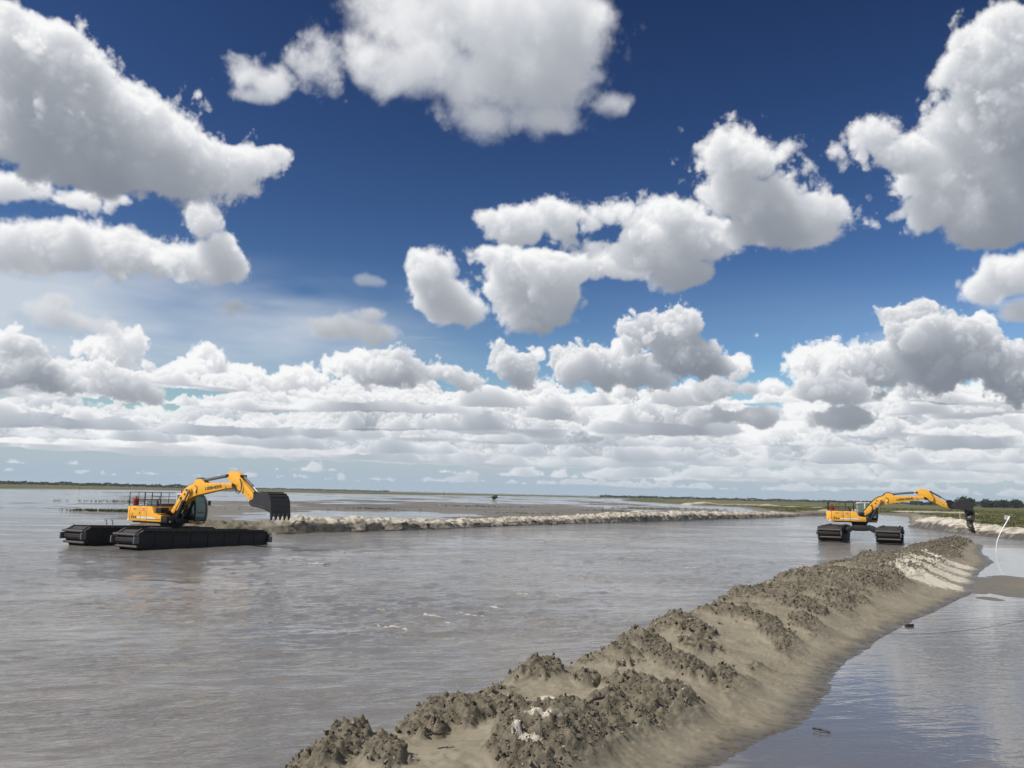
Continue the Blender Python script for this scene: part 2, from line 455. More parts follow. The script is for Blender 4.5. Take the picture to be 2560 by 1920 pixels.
def build_sky():
    b = NB(wt)
    tc = b.new('ShaderNodeTexCoord')
    d = b.v('NORMALIZE', tc.outputs['Generated'])
    dx, dy, dz = b.sep(d)
    az = b.mul(b.m('ARCTAN2', dx, dy), 57.29578)
    el = b.mul(b.m('ARCSINE', dz), 57.29578)
    sk = b.new('ShaderNodeTexSky', sky_type='NISHITA')
    sk.sun_disc = False
    sk.sun_elevation = SUN_EL
    sk.sun_rotation = SUN_AZ
    sk.air_density = 1.0
    sk.dust_density = 0.5
    sk.ozone_density = 2.5
    b.put(sk.inputs['Vector'], b.v('NORMALIZE', b.xyz(dx, dy, b.m('MAXIMUM', dz, 0.01))))
    gm = b.new('ShaderNodeGamma')                  # deep polarised blue of a clear tropical noon
    b.put(gm.inputs[0], b.vscale(sk.outputs[0], SKY_STRENGTH))
    b.put(gm.inputs[1], SKY_GAMMA)
    col = b.v('MULTIPLY', gm.outputs[0], tuple(t / SKY_STRENGTH for t in SKY_TINT))
    col = b.mix(b.step(el, 0.0, 9.0, lo=0.92, hi=0.0), col, tuple(t / SKY_STRENGTH for t in (0.37, 0.49, 0.62)))
    for name, cv in (('surround_clouds', surround_clouds()), ('front_clouds', front_clouds())):
        a0, a1, e0, e1 = cv.win
        t = b.new('ShaderNodeTexImage', interpolation='Cubic', extension='EXTEND')
        t.image = cloud_image(name, cv)
        u = b.m('MULTIPLY_ADD', az, 1 / (a1 - a0), -a0 / (a1 - a0))
        v = b.m('MULTIPLY_ADD', el, 1 / (e1 - e0), -e0 / (e1 - e0))
        b.put(t.inputs[0], b.xyz(u, v))
        al = t.outputs['Alpha']
        cc = b.vscale(t.outputs['Color'], CLOUD_GAIN / SKY_STRENGTH)
        if name == 'front_clouds':
            inside = b.mul(b.step(b.m('ABSOLUTE', az), 37, 43, lo=1.0, hi=0.0), b.step(el, 32.5, 35.5, lo=1.0, hi=0.0))
            col = b.mix(inside, col, b.mix(al, clear, cc))
        else:
            clear = col
            col = b.mix(al, col, cc)
    bg = b.new('ShaderNodeBackground')
    b.put(bg.inputs['Color'], col)
    b.put(bg.inputs['Strength'], SKY_STRENGTH)
    o = b.new('ShaderNodeOutputWorld')
    wt.links.new(bg.outputs[0], o.inputs['Surface'])

SKY_GAMMA = 2.3
CLOUD_GAIN = 0.96
build_sky()
world.cycles.sampling_method = 'MANUAL'
world.cycles.sample_map_resolution = 1024

# ------------------------------------------------------------------ mesh, noise and material helpers
def perlin(x, y, seed=0):
    """2-D gradient noise, about -1..1"""
    x = np.asarray(x, np.float64); y = np.asarray(y, np.float64)
    xi, yi = np.floor(x).astype(np.int64), np.floor(y).astype(np.int64)
    xf, yf = x - xi, y - yi
    def g(ix, iy, dx, dy):
        h = (ix * 374761393 + iy * 668265263 + seed * 1442695041) & 0xffffffff
        h = ((h ^ (h >> 13)) * 1274126177) & 0xffffffff
        a = (h ^ (h >> 16)).astype(np.float64) * (2 * math.pi / 4294967296.0)
        return np.cos(a) * dx + np.sin(a) * dy
    u, v = xf * xf * xf * (xf * (xf * 6 - 15) + 10), yf * yf * yf * (yf * (yf * 6 - 15) + 10)
    a = g(xi, yi, xf, yf) * (1 - u) + g(xi + 1, yi, xf - 1, yf) * u
    b = g(xi, yi + 1, xf, yf - 1) * (1 - u) + g(xi + 1, yi + 1, xf - 1, yf - 1) * u
    return (a * (1 - v) + b * v) * 1.5

def fbm(x, y, o=4, seed=0, rough=0.5, ridged=False):
    t, a, s = 0.0, 1.0, 0.0
    for i in range(o):
        n = perlin(x * 2.03 ** i + i * 17.3, y * 2.03 ** i - i * 9.1, seed + i)
        t = t + a * ((1 - 2 * np.abs(n)) if ridged else n)
        s += a
        a *= rough
    return t / s

def worley(x, y, seed=0):
    """distance to the nearest of scattered points (unit cells), and that point's random value"""
    xi, yi = np.floor(x).astype(np.int64), np.floor(y).astype(np.int64)
    best = np.full(x.shape, 9.0); val = np.zeros(x.shape)
    for dx in (-1, 0, 1):
        for dy in (-1, 0, 1):
            cx, cy = xi + dx, yi + dy
            h = (cx * 73856093 + cy * 19349663 + seed * 83492791) & 0xffffffff
            h = ((h ^ (h >> 15)) * 2246822519) & 0xffffffff
            h = h ^ (h >> 13)
            px = cx + (h & 0xffff) / 65536.0
            py = cy + ((h >> 16) & 0xffff) / 65536.0
            d = np.hypot(px - x, py - y)
            m = d < best
            best = np.where(m, d, best)
            val = np.where(m, ((h >> 7) & 0xfff) / 4096.0, val)
    return best, val

def sstep(x, a, b):
    t = np.clip((x - a) / (b - a), 0, 1)
    return t * t * (3 - 2 * t)

def grid_mesh(name, V, attrs=None, smooth_=True):
    """V: rows x cols x 3 array -> quad mesh"""
    n, m = V.shape[:2]
    idx = np.arange(n * m).reshape(n, m)
    q = np.stack([idx[:-1, :-1], idx[:-1, 1:], idx[1:, 1:], idx[1:, :-1]], -1).reshape(-1, 4)
    return poly_mesh(name, V.reshape(-1, 3), q, attrs, smooth_)

def poly_mesh(name, verts, quads, attrs=None, smooth_=True):
    me = bpy.data.meshes.new(name)
    nv, nf, k = len(verts), len(quads), quads.shape[1]
    me.vertices.add(nv)
    me.vertices.foreach_set('co', np.ascontiguousarray(verts, np.float32).ravel())
    me.loops.add(nf * k)
    me.loops.foreach_set('vertex_index', np.ascontiguousarray(quads, np.int32).ravel())
    me.polygons.add(nf)
    me.polygons.foreach_set('loop_start', np.arange(0, nf * k, k, dtype=np.int32))
    me.polygons.foreach_set('use_smooth', np.full(nf, smooth_, bool))
    me.update(calc_edges=True)
    for an, av in (attrs or {}).items():
        at = me.attributes.new(an, 'FLOAT', 'POINT')
        at.data.foreach_set('value', np.ascontiguousarray(av, np.float32).ravel())
    return me

def link(name, me, mat=None, parent=None, **props):
    o = bpy.data.objects.new(name, me)
    COL.objects.link(o)
    if mat is not None and me is not None and not me.materials:
        me.materials.append(mat)
    if parent is not None:
        o.parent = parent
    for k, v in props.items():
        o[k] = v
    return o

def material(name, fn):
    m = bpy.data.materials.new(name)
    m.use_nodes = True
    t = m.node_tree
    t.nodes.clear()
    b = NB(t)
    out = b.new('ShaderNodeOutputMaterial')
    p = b.new('ShaderNodeBsdfPrincipled')
    t.links.new(p.outputs[0], out.inputs['Surface'])
    fn(b, p)
    return m

def attr(b, name):
    n = b.new('ShaderNodeAttribute', attribute_name=name)
    return n.outputs['Fac']

def obco(b):
    return b.new('ShaderNodeTexCoord').outputs['Object']

def bump(b, p, height, strength, dist, prev=None):
    n = b.new('ShaderNodeBump')
    b.put(n.inputs['Strength'], strength)
    b.put(n.inputs['Distance'], dist)
    b.put(n.inputs['Height'], height)
    if prev is not None:
        b.put(n.inputs['Normal'], prev)
    if p is not None:
        b.put(p.inputs['Normal'], n.outputs[0])
    return n.outputs[0]

# ------------------------------------------------------------------ materials of the place
def m_water(b, p):
    co = obco(b)
    calm = attr(b, 'calm')
    rot = b.new('ShaderNodeVectorRotate', rotation_type='Z_AXIS')
    b.put(rot.inputs['Vector'], co)
    b.put(rot.inputs['Angle'], math.radians(-16))
    r = rot.outputs[0]
    big = b.noise(b.v('MULTIPLY', co, (0.05, 0.035, 1)), 1.0, 4, 0.55)
    silt = b.noise(b.v('MULTIPLY', r, (0.18, 0.5, 1)), 1.0, 4, 0.6)
    f = b.step(b.add(b.mul(big, 0.7), b.mul(silt, 0.3)), 0.36, 0.64)
    c = b.mix(f, (0.145, 0.136, 0.124), (0.232, 0.212, 0.184))
    c = b.mix(calm, c, (0.135, 0.124, 0.112))
    b.put(p.inputs['Base Color'], c)
    b.put(p.inputs['IOR'], b.m('MULTIPLY_ADD', calm, 0.12, 1.36))
    b.put(p.inputs['Roughness'], b.m('MULTIPLY_ADD', calm, -0.05, 0.09))
    w1 = b.noise(b.v('MULTIPLY', r, (1.0, 2.5, 1)), 1.0, 3, 0.6)
    w2 = b.noise(b.v('MULTIPLY', r, (4.0, 11.0, 1)), 1.0, 3, 0.6)
    gust = b.step(b.noise(b.v('MULTIPLY', r, (0.10, 0.22, 1)), 1.0, 3, 0.5), 0.32, 0.66, lo=0.20, hi=1.25)
    rough = b.mul(gust, b.m('MULTIPLY_ADD', calm, -0.93, 1.0))
    n1 = bump(b, None, w1, b.mul(rough, 0.95), 0.16)
    bump(b, p, w2, b.mul(rough, 0.60), 0.030, n1)

def m_mud(b, p):
    """spoil bank: smooth silt, broken clods, pale dry sand"""
    co = obco(b)
    clod, pale, wet = attr(b, 'clod'), attr(b, 'pale'), attr(b, 'wet')
    n1 = b.noise(co, 1.3, 5, 0.6)
    n2 = b.noise(co, 9.0, 5, 0.65)
    silt = b.mix(b.step(n1, 0.3, 0.7), (0.200, 0.174, 0.124), (0.260, 0.228, 0.166))
    dirt = b.mix(b.step(n2, 0.3, 0.7), (0.085, 0.073, 0.051), (0.185, 0.160, 0.114))
    c = b.mix(clod, silt, dirt)
    c = b.mix(pale, c, b.mix(n2, (0.42, 0.38, 0.30), (0.62, 0.57, 0.47)))
    c = b.mix(b.mul(wet, 0.80), c, (0.062, 0.054, 0.042))  # wet mud; on the far ridges also the shade painted on the scarp
    b.put(p.inputs['Base Color'], c)
    b.put(p.inputs['Roughness'], b.m('MULTIPLY_ADD', wet, -0.55, 0.85))
    b.put(p.inputs['Specular IOR Level'], b.m('MULTIPLY_ADD', wet, 0.35, 0.22))
    h = b.add(b.mul(b.noise(co, 22.0, 4, 0.65), b.m('MULTIPLY_ADD', clod, 1.0, 0.10)), b.mul(b.noise(co, 5.0, 3, 0.6), 0.35))
    bump(b, p, h, 0.7, 0.03)

def m_flat(b, p):
    """far mudflat and grassland"""
    co = obco(b)
    g, sand = attr(b, 'grass'), attr(b, 'sand')
    n1 = b.noise(b.v('MULTIPLY', co, (0.03, 0.02, 1)), 1.0, 6, 0.62)
    n2 = b.noise(b.v('MULTIPLY', co, (0.25, 0.12, 1)), 1.0, 5, 0.62)
    n3 = b.noise(b.v('MULTIPLY', co, (0.006, 0.0035, 1)), 1.0, 4, 0.55)
    mud = b.mix(b.step(n1, 0.35, 0.65), (0.108, 0.094, 0.073), (0.172, 0.150, 0.116))
    gr = b.mix(b.step(n2, 0.32, 0.68), (0.046, 0.060, 0.014), (0.105, 0.118, 0.034))
    dry = b.mix(n2, (0.125, 0.108, 0.052), (0.185, 0.160, 0.088))
    gr = b.mix(b.step(b.add(b.mul(n1, 0.5), b.mul(n3, 0.5)), 0.44, 0.60), gr, dry)
    c = b.mix(g, mud, gr)
    c = b.mix(sand, c, (0.47, 0.42, 0.33))
    b.put(p.inputs['Base Color'], c)
    b.put(p.inputs['Roughness'], b.m('MULTIPLY_ADD', g, 0.4, 0.5))
    b.put(p.inputs['Specular IOR Level'], b.m('MULTIPLY_ADD', g, -0.25, 0.35))
    bump(b, p, n2, 0.6, 0.25)

M_WATER = material('silty_water', m_water)
M_MUD = material('dredged_mud', m_mud)
M_FLAT = material('flat_ground', m_flat)
M_FOAM = material('foam', lambda b, p: (b.put(p.inputs['Base Color'], b.mix(b.noise(obco(b), 14.0, 4, 0.6), (0.25, 0.23, 0.195), (0.46, 0.435, 0.39))), b.put(p.inputs['Roughness'], 0.7)))

# ------------------------------------------------------------------ the near spoil bank, centre line pairs (crest side, waterline side)
BANK = np.array([(-3.6, 6.6, 0.4, 6.5, .46), (-3.2, 9.0, 1.2, 9.0, .46), (-2.6, 11.0, 1.7, 11.2, .46), (-1.6, 13.0, 3.05, 13.4, .47), (-0.4, 15.5, 5.3, 16.0, .48), (1.2, 18.0, 7.1, 19.5, .49),
                 (2.4, 20.0, 8.5, 22.2, .50), (3.6, 22.3, 10.0, 24.3, .52), (5.4, 25.8, 11.8, 27.3, .55), (8.6, 31.8, 15.7, 32.5, .62), (13.5, 40.0, 21.3, 40.2, .70),
                 (19.0, 49.0, 28.1, 52.1, .66), (25.5, 59.0, 34.4, 61.5, .46), (33.5, 71.0, 40.5, 74.0, .38), (39.5, 80.5, 45.0, 82.0, .36), (44.0, 86.5, 47.5, 86.5, .40), (45.5, 88.5, 48.0, 88.0, 0.25)])
MOUNDS = [(-2.16, 12.26, 0.4, 0.35), (-2.41, 11.73, 0.41, 0.2), (-1.58, 11.81, 0.31, 0.15), (-0.87, 14.03, 0.67, 0.22), (-1.19, 13.17, 0.34, 0.15), (0.42, 17.57, 0.72, 0.35), (-0.08, 14.47, 0.44, 0.15), (0.94, 12.91, 1.06, 0.38), (1.78, 13.22, 0.69, 0.3), (0.22, 12.24, 0.48, 0.22), (1.8, 14.91, 0.39, 0.2), (1.22, 14.26, 0.37, 0.12), (1.57, 16.77, 0.33, 0.1), (2.41, 16.27, 0.5, 0.15), (3.69, 18.37, 0.61, 0.2), (2.97, 15.36, 0.74, 0.32), (2.46, 15.26, 0.53, 0.2), (3.29, 14.67, 0.45, 0.15), (1.66, 13.71, 0.48, 0.25), (2.48, 14.13, 0.56, 0.22), (4.77, 17.8, 0.6, 0.2), (4.59, 16.41, 0.55, 0.22), (4.27, 17.86, 0.4, 0.12), (5.78, 19.13, 0.47, 0.14), (7.27, 22.95, 0.62, 0.2), (7.12, 21.58, 0.59, 0.18), (8.92, 25.24, 0.81, 0.25), (8.8, 23.69, 0.6, 0.2), (4.53, 23.4, 0.72, 0.25), (4.88, 22.53, 0.5, 0.15), (3.18, 20.87, 0.55, 0.2), (3.35, 19.63, 0.34, 0.12), (2.63, 19.56, 0.34, 0.12), (4.47, 20.66, 0.37, 0.12), (6.57, 25.96, 0.69, 0.2), (7.25, 25.02, 0.56, 0.12), (10.41, 31.84, 0.65, 0.2), (9.62, 28.29, 0.77, 0.15), (11.53, 31.13, 0.79, 0.3), (11.2, 29.0, 0.67, 0.15), (12.85, 31.38, 0.66, 0.15), (13.38, 37.22, 1.54, 0.3), (14.56, 36.74, 1.71, 0.35), (18.62, 43.42, 1.84, 0.35), (22.03, 54.25, 1.77, 0.3), (16.98, 38.01, 1.44, 0.3), (23.55, 52.05, 1.73, 0.3), (33.33, 68.69, 1.98, 0.3), (41.26, 79.67, 1.94, 0.3), (21.61, 44.21, 1.7, 0.4), (30.52, 58.51, 1.71, 0.3), (21.44, 41.92, 1.02, 0.25), (22.04, 46.83, 1.34, 0.3), (8.39, 30.88, 0.69, 0.15), (12.46, 37.05, 0.84, 0.2), (11.48, 37.77, 0.85, 0.15),
          (-2.4, 9.6, 0.7, 0.3), (-1.2, 9.2, 0.8, 0.3), (0.0, 9.4, 0.8, 0.3), (22.3, 43.6, 2.2, 0.5), (25.2, 48.6, 2.2, 0.5), (26.0, 55.0, 1.8, 0.35), (31.0, 63.0, 1.8, 0.3), (37.0, 74.0, 1.8, 0.3), (40.5, 79.0, 1.6, 0.35), (44.5, 85.0, 1.6, 0.38)]
PALE = [(20.2, 41.6, 1.8, 2.4), (22.6, 45.6, 2.1, 2.6), (25.0, 50.0, 2.1, 2.8), (27.8, 54.6, 1.9, 2.8), (0.55, 12.9, 0.40, 0.16), (0.30, 12.2, 0.22, 0.12), (0.75, 15.35, 0.22, 0.25)]

def build_bank():
    st = np.r_[0, np.cumsum(np.hypot(np.diff(BANK[:, 0] + BANK[:, 2]), np.diff(BANK[:, 1] + BANK[:, 3])) / 2)]
    # rows get longer with distance from the path the photograph was taken from
    s, S = 0.0, []
    yy = lambda q: np.interp(q, st, (BANK[:, 1] + BANK[:, 3]) / 2)
    while s < st[-1]:
        S.append(s)
        s += 0.0026 * max(8.0, yy(s))
    S = np.array(S + [st[-1]])
    sm = lambda k: np.interp(S, st, BANK[:, k])
    w = np.r_[np.linspace(-0.22, 0.0, 20)[:-1], np.linspace(0, 1.0, 230), np.linspace(1.0, 1.22, 22)[1:]]
    lx, ly, rx, ry, H = [sm(k)[:, None] for k in range(5)]
    wd = np.hypot(rx - lx, ry - ly)
    # waterline on the channel side lies a little outside the crest
    lx, ly = lx - 0.75 * (rx - lx) / wd, ly - 0.75 * (ry - ly) / wd
    wd = np.hypot(rx - lx, ry - ly)
    W = w[None, :]
    X, Y = lx + (rx - lx) * W, ly + (ry - ly) * W
    # wandering waterline with small spits
    X = X + sstep(W, 0.6, 1.0) * (0.22 * fbm(S[:, None] * 0.28 + 0 * W, 0 * W, 3, 5) + 0.07 * fbm(S[:, None] * 1.9 + 0 * W, 0 * W, 3, 6))
    t = W * wd
    up = sstep(t, -0.45, 0.85)
    dn = 1 - sstep(W, 0.38, 1.20) ** 0.9
    prof = up * dn
    Z = H * prof * 1.12 - 0.055 - 0.45 * sstep(-W, 0.0, 0.22) - 0.40 * sstep(W, 1.0, 1.22)
    Z = Z + 0.10 * fbm(X * 0.45, Y * 0.45, 3, 11) * prof + 0.012 * fbm(X * 2.5, Y * 2.5, 3, 12)
    # dumped heaps
    mk = np.zeros_like(X)
    hp = np.zeros_like(X)
    wx, wy = X + 0.22 * fbm(X * 1.4, Y * 1.4, 3, 21), Y + 0.22 * fbm(X * 1.4, Y * 1.4, 3, 22)
    for (mx, my, r, h) in MOUNDS:
        q = ((wx - mx) ** 2 + ((wy - my) * 0.8) ** 2) / (r * r)
        g = np.exp(-q * 1.15)
        hp = np.maximum(hp, h * g)
        mk = np.maximum(mk, np.exp(-q ** 1.6 * 0.75))
    mk = sstep(mk + 0.25 * fbm(X * 1.6, Y * 1.6, 4, 23) + 0.10 * fbm(X * 7, Y * 7, 3, 24), 0.30, 0.58)
    patch = sstep(fbm(X * 0.9, Y * 0.9, 4, 25) + 0.35 * fbm(X * 5, Y * 5, 3, 26), 0.30, 0.48) * sstep(t, 0.1, 0.6) * (1 - sstep(W, 0.45, 0.65))
    crest = np.exp(-((t - 0.75) / 0.45) ** 2) * sstep(fbm(S[:, None] * 0.7 + 0 * W, 0 * W + 3, 3, 27) + 0.3 * fbm(X * 4, Y * 4, 3, 28), -0.15, 0.15)
    far_ = sstep(Y, 24, 34) * sstep(W, 0.02, 0.10) * (1 - sstep(W, 0.55, 0.85)) * sstep(fbm(X * 0.5, Y * 0.5, 3, 29), -0.35, 0.1)
    clod = np.clip(np.maximum.reduce([mk, patch * 0.8, crest * 0.9, far_]), 0, 1) * (1 - sstep(W + 0.06 * fbm(X * 0.8, Y * 0.8, 3, 46), 0.66, 0.82)) * sstep(t, -0.3, 0.1)
    lump = 0
    for c, a, sd in ((0.42, 0.085, 31), (0.19, 0.070, 32), (0.085, 0.050, 33)):
        d, v = worley(X / c + 0.6 * fbm(X / c, Y / c, 2, sd + 9), Y / c + 0.6 * fbm(X / c + 9, Y / c, 2, sd + 19), sd)
        lump = lump + a * (0.25 + 1.1 * v) * (1 - np.clip(d, 0, 1) ** 1.3)
    crag = 0.045 * fbm(X * 6.5, Y * 6.5, 4, 35, 0.62, ridged=True) + 0.022 * fbm(X * 19, Y * 19, 2, 37)
    hp = hp * (1 - sstep(W, 0.62, 0.95))
    Z = Z + hp * 1.0 + clod * (1.3 * lump + 1.2 * crag - 0.05) + 0.030 * fbm(X * 3.2, Y * 3.2, 4, 38, 0.6) * prof
    # rain runs and little scarps in the silt
    Z = Z - 0.03 * (1 - clod) * sstep(fbm(X * 1.3 + 3, Y * 4.0, 3, 36, ridged=True), 0.55, 0.8)
    pale = np.zeros_like(X)
    for (px, py, ra, rb) in PALE:
        q = ((wx - px) / ra) ** 2 + ((wy - py) / rb) ** 2
        pale = np.maximum(pale, np.exp(-q ** 1.5))
    pale = sstep(pale + 0.60 * fbm(X * 2.2, Y * 2.2, 4, 41) + 0.35 * fbm(X * 9, Y * 9, 3, 42), 0.50, 0.72)
    dry = sstep(Z, 0.75, 1.1) * sstep(fbm(X * 6, Y * 6, 4, 43), 0.16, 0.34) * clod * 0.45
    wet = 1 - sstep(Z + 0.05 * fbm(X * 1.5, Y * 1.5, 3, 44), 0.01, 0.13)
    me = grid_mesh('spoil_bank', np.stack([X, Y, Z], -1), {'clod': clod, 'pale': np.clip(np.maximum(pale, dry), 0, 1), 'wet': wet})
    o = link('spoil_bank', me, M_MUD)
    o['label'] = 'long grey spoil bank of dumped mud and clods between the channel and the calm pond'
    o['category'] = 'mud bank'
    return o, X, Y, Z, clod, pale

bank, BX, BY, BZ, BCL, BPA = build_bank()

def scatter_clods(parent):
    """loose broken clods lying on the heaps"""
    rng = np.random.default_rng(4)
    bm = bmesh.new()
    bmesh.ops.create_cube(bm, size=1.5)
    bmesh.ops.triangulate(bm, faces=bm.faces)
    bmesh.ops.subdivide_edges(bm, edges=[e for e in bm.edges if e.calc_length() > 1.8], cuts=1)
    bmesh.ops.triangulate(bm, faces=bm.faces)
    bm.verts.ensure_lookup_table(); bm.verts.index_update()
    v0 = np.array([v.co[:] for v in bm.verts])
    f0 = np.array([[v.index for v in f.verts] for f in bm.faces])
    bm.free()
    p = (BCL > 0.55) & (BZ > 0.12)
    ii = np.argwhere(p)
    d = np.hypot(BX[p], BY[p])
    wgt = d * d * 0.0 + 1.0
    pick = ii[rng.choice(len(ii), 12000, replace=False)]
    V, Fc, A, Pp = [], [], [], []
    for k, (i, j) in enumerate(pick):
        dist = math.hypot(BX[i, j], BY[i, j])
        r = min(rng.lognormal(math.log(0.010 + 0.00042 * dist), 0.55), 0.028 + 0.0008 * dist)
        n = v0 * rng.uniform(0.55, 1.25, (len(v0), 1)) + rng.normal(0, 0.16, v0.shape)
        a, b_ = rng.uniform(0, 6.28, 2)
        R = np.array(Matrix.Rotation(a, 3, 'Z') @ Matrix.Rotation(b_, 3, 'X'))
        n = (n * rng.uniform(0.6, 1.3, 3)) @ R.T * r
        n += np.array([BX[i, j] + rng.normal(0, 0.03), BY[i, j] + rng.normal(0, 0.05), BZ[i, j] + 0.25 * r])
        Fc.append(f0 + len(v0) * k)
        V.append(n)
        A.append(np.full(len(v0), BCL[i, j]))
        Pp.append(np.full(len(v0), min(1.0, BPA[i, j] + (0.5 if rng.random() < 0.03 else 0.0))))
    me = poly_mesh('mud_clods', np.concatenate(V), np.concatenate(Fc), {'clod': np.concatenate(A), 'pale': np.concatenate(Pp), 'wet': np.zeros(len(v0) * len(pick))}, False)
    link('mud_clods', me, M_MUD, parent, kind='stuff')
scatter_clods(bank)

# ------------------------------------------------------------------ water
def bank_side(x, y):
    """positive on the pond side of the near bank"""
    cx = (BANK[:, 0] + BANK[:, 2]) / 2
    cy = (BANK[:, 1] + BANK[:, 3]) / 2
    return x - np.interp(y, cy, cx, left=cx[0], right=cx[-1] + 3)

def waves(x, y):
    a = math.radians(16)
    al, ac = x * math.cos(a) + y * math.sin(a), -x * math.sin(a) + y * math.cos(a)
    al2 = al + 0.35 * fbm(x * 0.3, y * 0.3, 2, 50)
    h = 0.034 * perlin(al2 / 1.7, ac / 0.52, 51) + 0.020 * perlin(al2 / 0.8 + 7, ac / 0.27, 52) + 0.026 * perlin(x / 4.0, y / 1.7, 53)
    turb = 0
    for (tx, ty, rx, ry, k) in ((-2.0, 29.0, 4.2, 4.6, 1.0), (-3.2, 25.2, 2.2, 1.6, .8), (1.5, 35.0, 3.5, 2.0, .8), (-3.0, 52.0, 6.0, 3.0, .8), (-10.5, 48.0, 4.5, 3.0, .8), (9.0, 55.0, 6.0, 4.0, .6), (-8.0, 33.0, 6.0, 6.0, .45), (2.0, 43.0, 8.0, 5.0, .5)):
        turb = turb + k * np.exp(-((x - tx) / rx) ** 2 - ((y - ty) / ry) ** 2)
    h = h * (1 + 0.8 * turb) + turb * 0.060 * fbm(x / 1.3, y / 0.75, 3, 54, ridged=True)
    return h

def build_water():
    az = np.radians(np.linspace(-52, 52, 900))
    ang = np.linspace(4 / 7.0, 4 / 125.0, 560)          # even steps in view angle
    d = 4.0 / ang
    D, A = np.meshgrid(d, az, indexing='ij')
    X, Y = D * np.sin(A), D * np.cos(A)
    side = sstep(bank_side(X, Y), -1.5, 1.5) * (1 - sstep(Y, 78, 95))
    fade = (1 - sstep(D, 85, 122)) * sstep(D, 7.0, 7.6) * (1 - sstep(np.abs(A), math.radians(49), math.radians(52)))
    Z = waves(X, Y) * fade * (1 - 0.965 * side)
    V1 = np.stack([X, Y, Z], -1)
    calm1 = side
    # flat water out to the horizon and all round
    d2 = np.r_[125, 140, 160, 190, 230, 300, 400, 600, 1000, 2000, 5000, 12000]
    D2, A2 = np.meshgrid(d2, np.radians(np.linspace(-52, 52, 41)), indexing='ij')
    V2 = np.stack([D2 * np.sin(A2), D2 * np.cos(A2), 0 * D2], -1)
    d3 = np.r_[0.01, 7, 30, 125, 12000]
    D3_, A3 = np.meshgrid(d3, np.radians(np.linspace(52, 308, 61)), indexing='ij')
    V3 = np.stack([D3_ * np.sin(A3), D3_ * np.cos(A3), 0 * D3_], -1)
    D4, A4 = np.meshgrid(np.r_[0.01, 3.0, 7.0], np.radians(np.linspace(-52, 52, 21)), indexing='ij')
    V4 = np.stack([D4 * np.sin(A4), D4 * np.cos(A4), 0 * D4], -1)
    vs, qs, cs, n0 = [], [], [], 0
    for V, c in ((V1, calm1), (V2, None), (V3, None), (V4, None)):
        n, m = V.shape[:2]
        idx = np.arange(n * m).reshape(n, m) + n0
        qs.append(np.stack([idx[:-1, :-1], idx[1:, :-1], idx[1:, 1:], idx[:-1, 1:]], -1).reshape(-1, 4))
        vs.append(V.reshape(-1, 3))
        if c is None:
            x, y = V[..., 0], V[..., 1]
            c = np.where(np.hypot(x, y) > 124, 0.45, sstep(bank_side(x, y), -1.5, 1.5))
        cs.append(np.asarray(c).ravel())
        n0 += n * m
    me = poly_mesh('water', np.concatenate(vs), np.concatenate(qs), {'calm': np.concatenate(cs)})
    return link('water', me, M_WATER, kind='structure')
water = build_water()

def foam_crest(x0, y0, x1, y1, wid, seed):
    """broken foam along the lip of a small wave"""
    rng = np.random.default_rng(seed)
    L = math.hypot(x1 - x0, y1 - y0)
    n, m = max(12, int(L / 0.05)), 7
    s = np.linspace(0, 1, n)[:, None]
    t = np.linspace(-1, 1, m)[None, :]
    env = np.clip(np.sin(s * math.pi) * (0.75 + 0.9 * fbm(s * L * 1.7, s * 0, 3, seed)), 0.02, None)
    bow = 0.10 * L * (s - 0.5) ** 2 * 4
    nx, ny = -(y1 - y0) / L, (x1 - x0) / L
    off = t * wid * env * (0.7 + 0.6 * fbm(s * L * 3 + t, t * 2, 2, seed + 1)) + bow + 0.10 * fbm(s * L * 1.1, s * 0 + 5, 2, seed + 2)
    X, Y = x0 + (x1 - x0) * s + nx * off, y0 + (y1 - y0) * s + ny * off
    Z = waves(X, Y) + (1 - t * t) * 0.085 * env * np.clip(0.5 + 1.5 * fbm(X * 7, Y * 7, 3, seed + 3), -0.35, 1.3) - 0.014
    me = grid_mesh('foam_crest', np.stack([X, Y, Z + 0 * t], -1))
    link('foam_crest', me, M_FOAM, water)
for i, f in enumerate([(-4.2, 26.3, -2.4, 24.9, .13), (-2.9, 28.9, -2.0, 28.4, .16), (-1.9, 29.4, -0.6, 28.4, .10), (-2.2, 27.4, -1.6, 27.1, .07), (0.2, 35.4, 1.0, 35.0, .20), (1.1, 34.7, 1.5, 34.6, .14), (1.6, 34.9, 2.9, 35.0, .10),
                       (-4.6, 51.5, -3.2, 51.6, .22), (-3.2, 52.4, -2.4, 52.4, .14), (-1.6, 52.0, -0.8, 52.0, .2), (-11.3, 47.4, -9.6, 46.9, .18), (-11.9, 56.2, -9.9, 56.6, .26), (-9.6, 56.4, -8.2, 56.8, .2),
                       (7.9, 57.6, 8.6, 57.4, .22), (9.9, 50.3, 11.2, 49.9, .18), (-13.0, 51.8, -11.8, 51.6, .12), (6.4, 52.8, 7.1, 52.7, .12), (-0.7, 31.0, -0.2, 30.8, .07), (-4.5, 29.4, -4.0, 29.1, .09)]):
    foam_crest(*f, seed=100 + 7 * i)

# ------------------------------------------------------------------ flats, grassland and far shore
EAST = np.array([(76, 227), (95, 254), (131, 305), (125, 267), (92, 197), (71, 152), (70, 148), (64, 125), (63, 113), (61, 101), (70, 80), (110, 60), (400, -50), (9000, -50), (9000, 12000), (900, 12000), (300, 2200), (108, 840), (104, 516), (118, 447), (86, 302)], float)
WEST = np.array([(-9000, 200), (-900, 330), (-308, 520), (-330, 661), (-341, 859), (-266, 1000), (-141, 1110), (-19, 1700), (60, 2100), (300, 2200), (900, 12000), (-9000, 12000)], float)

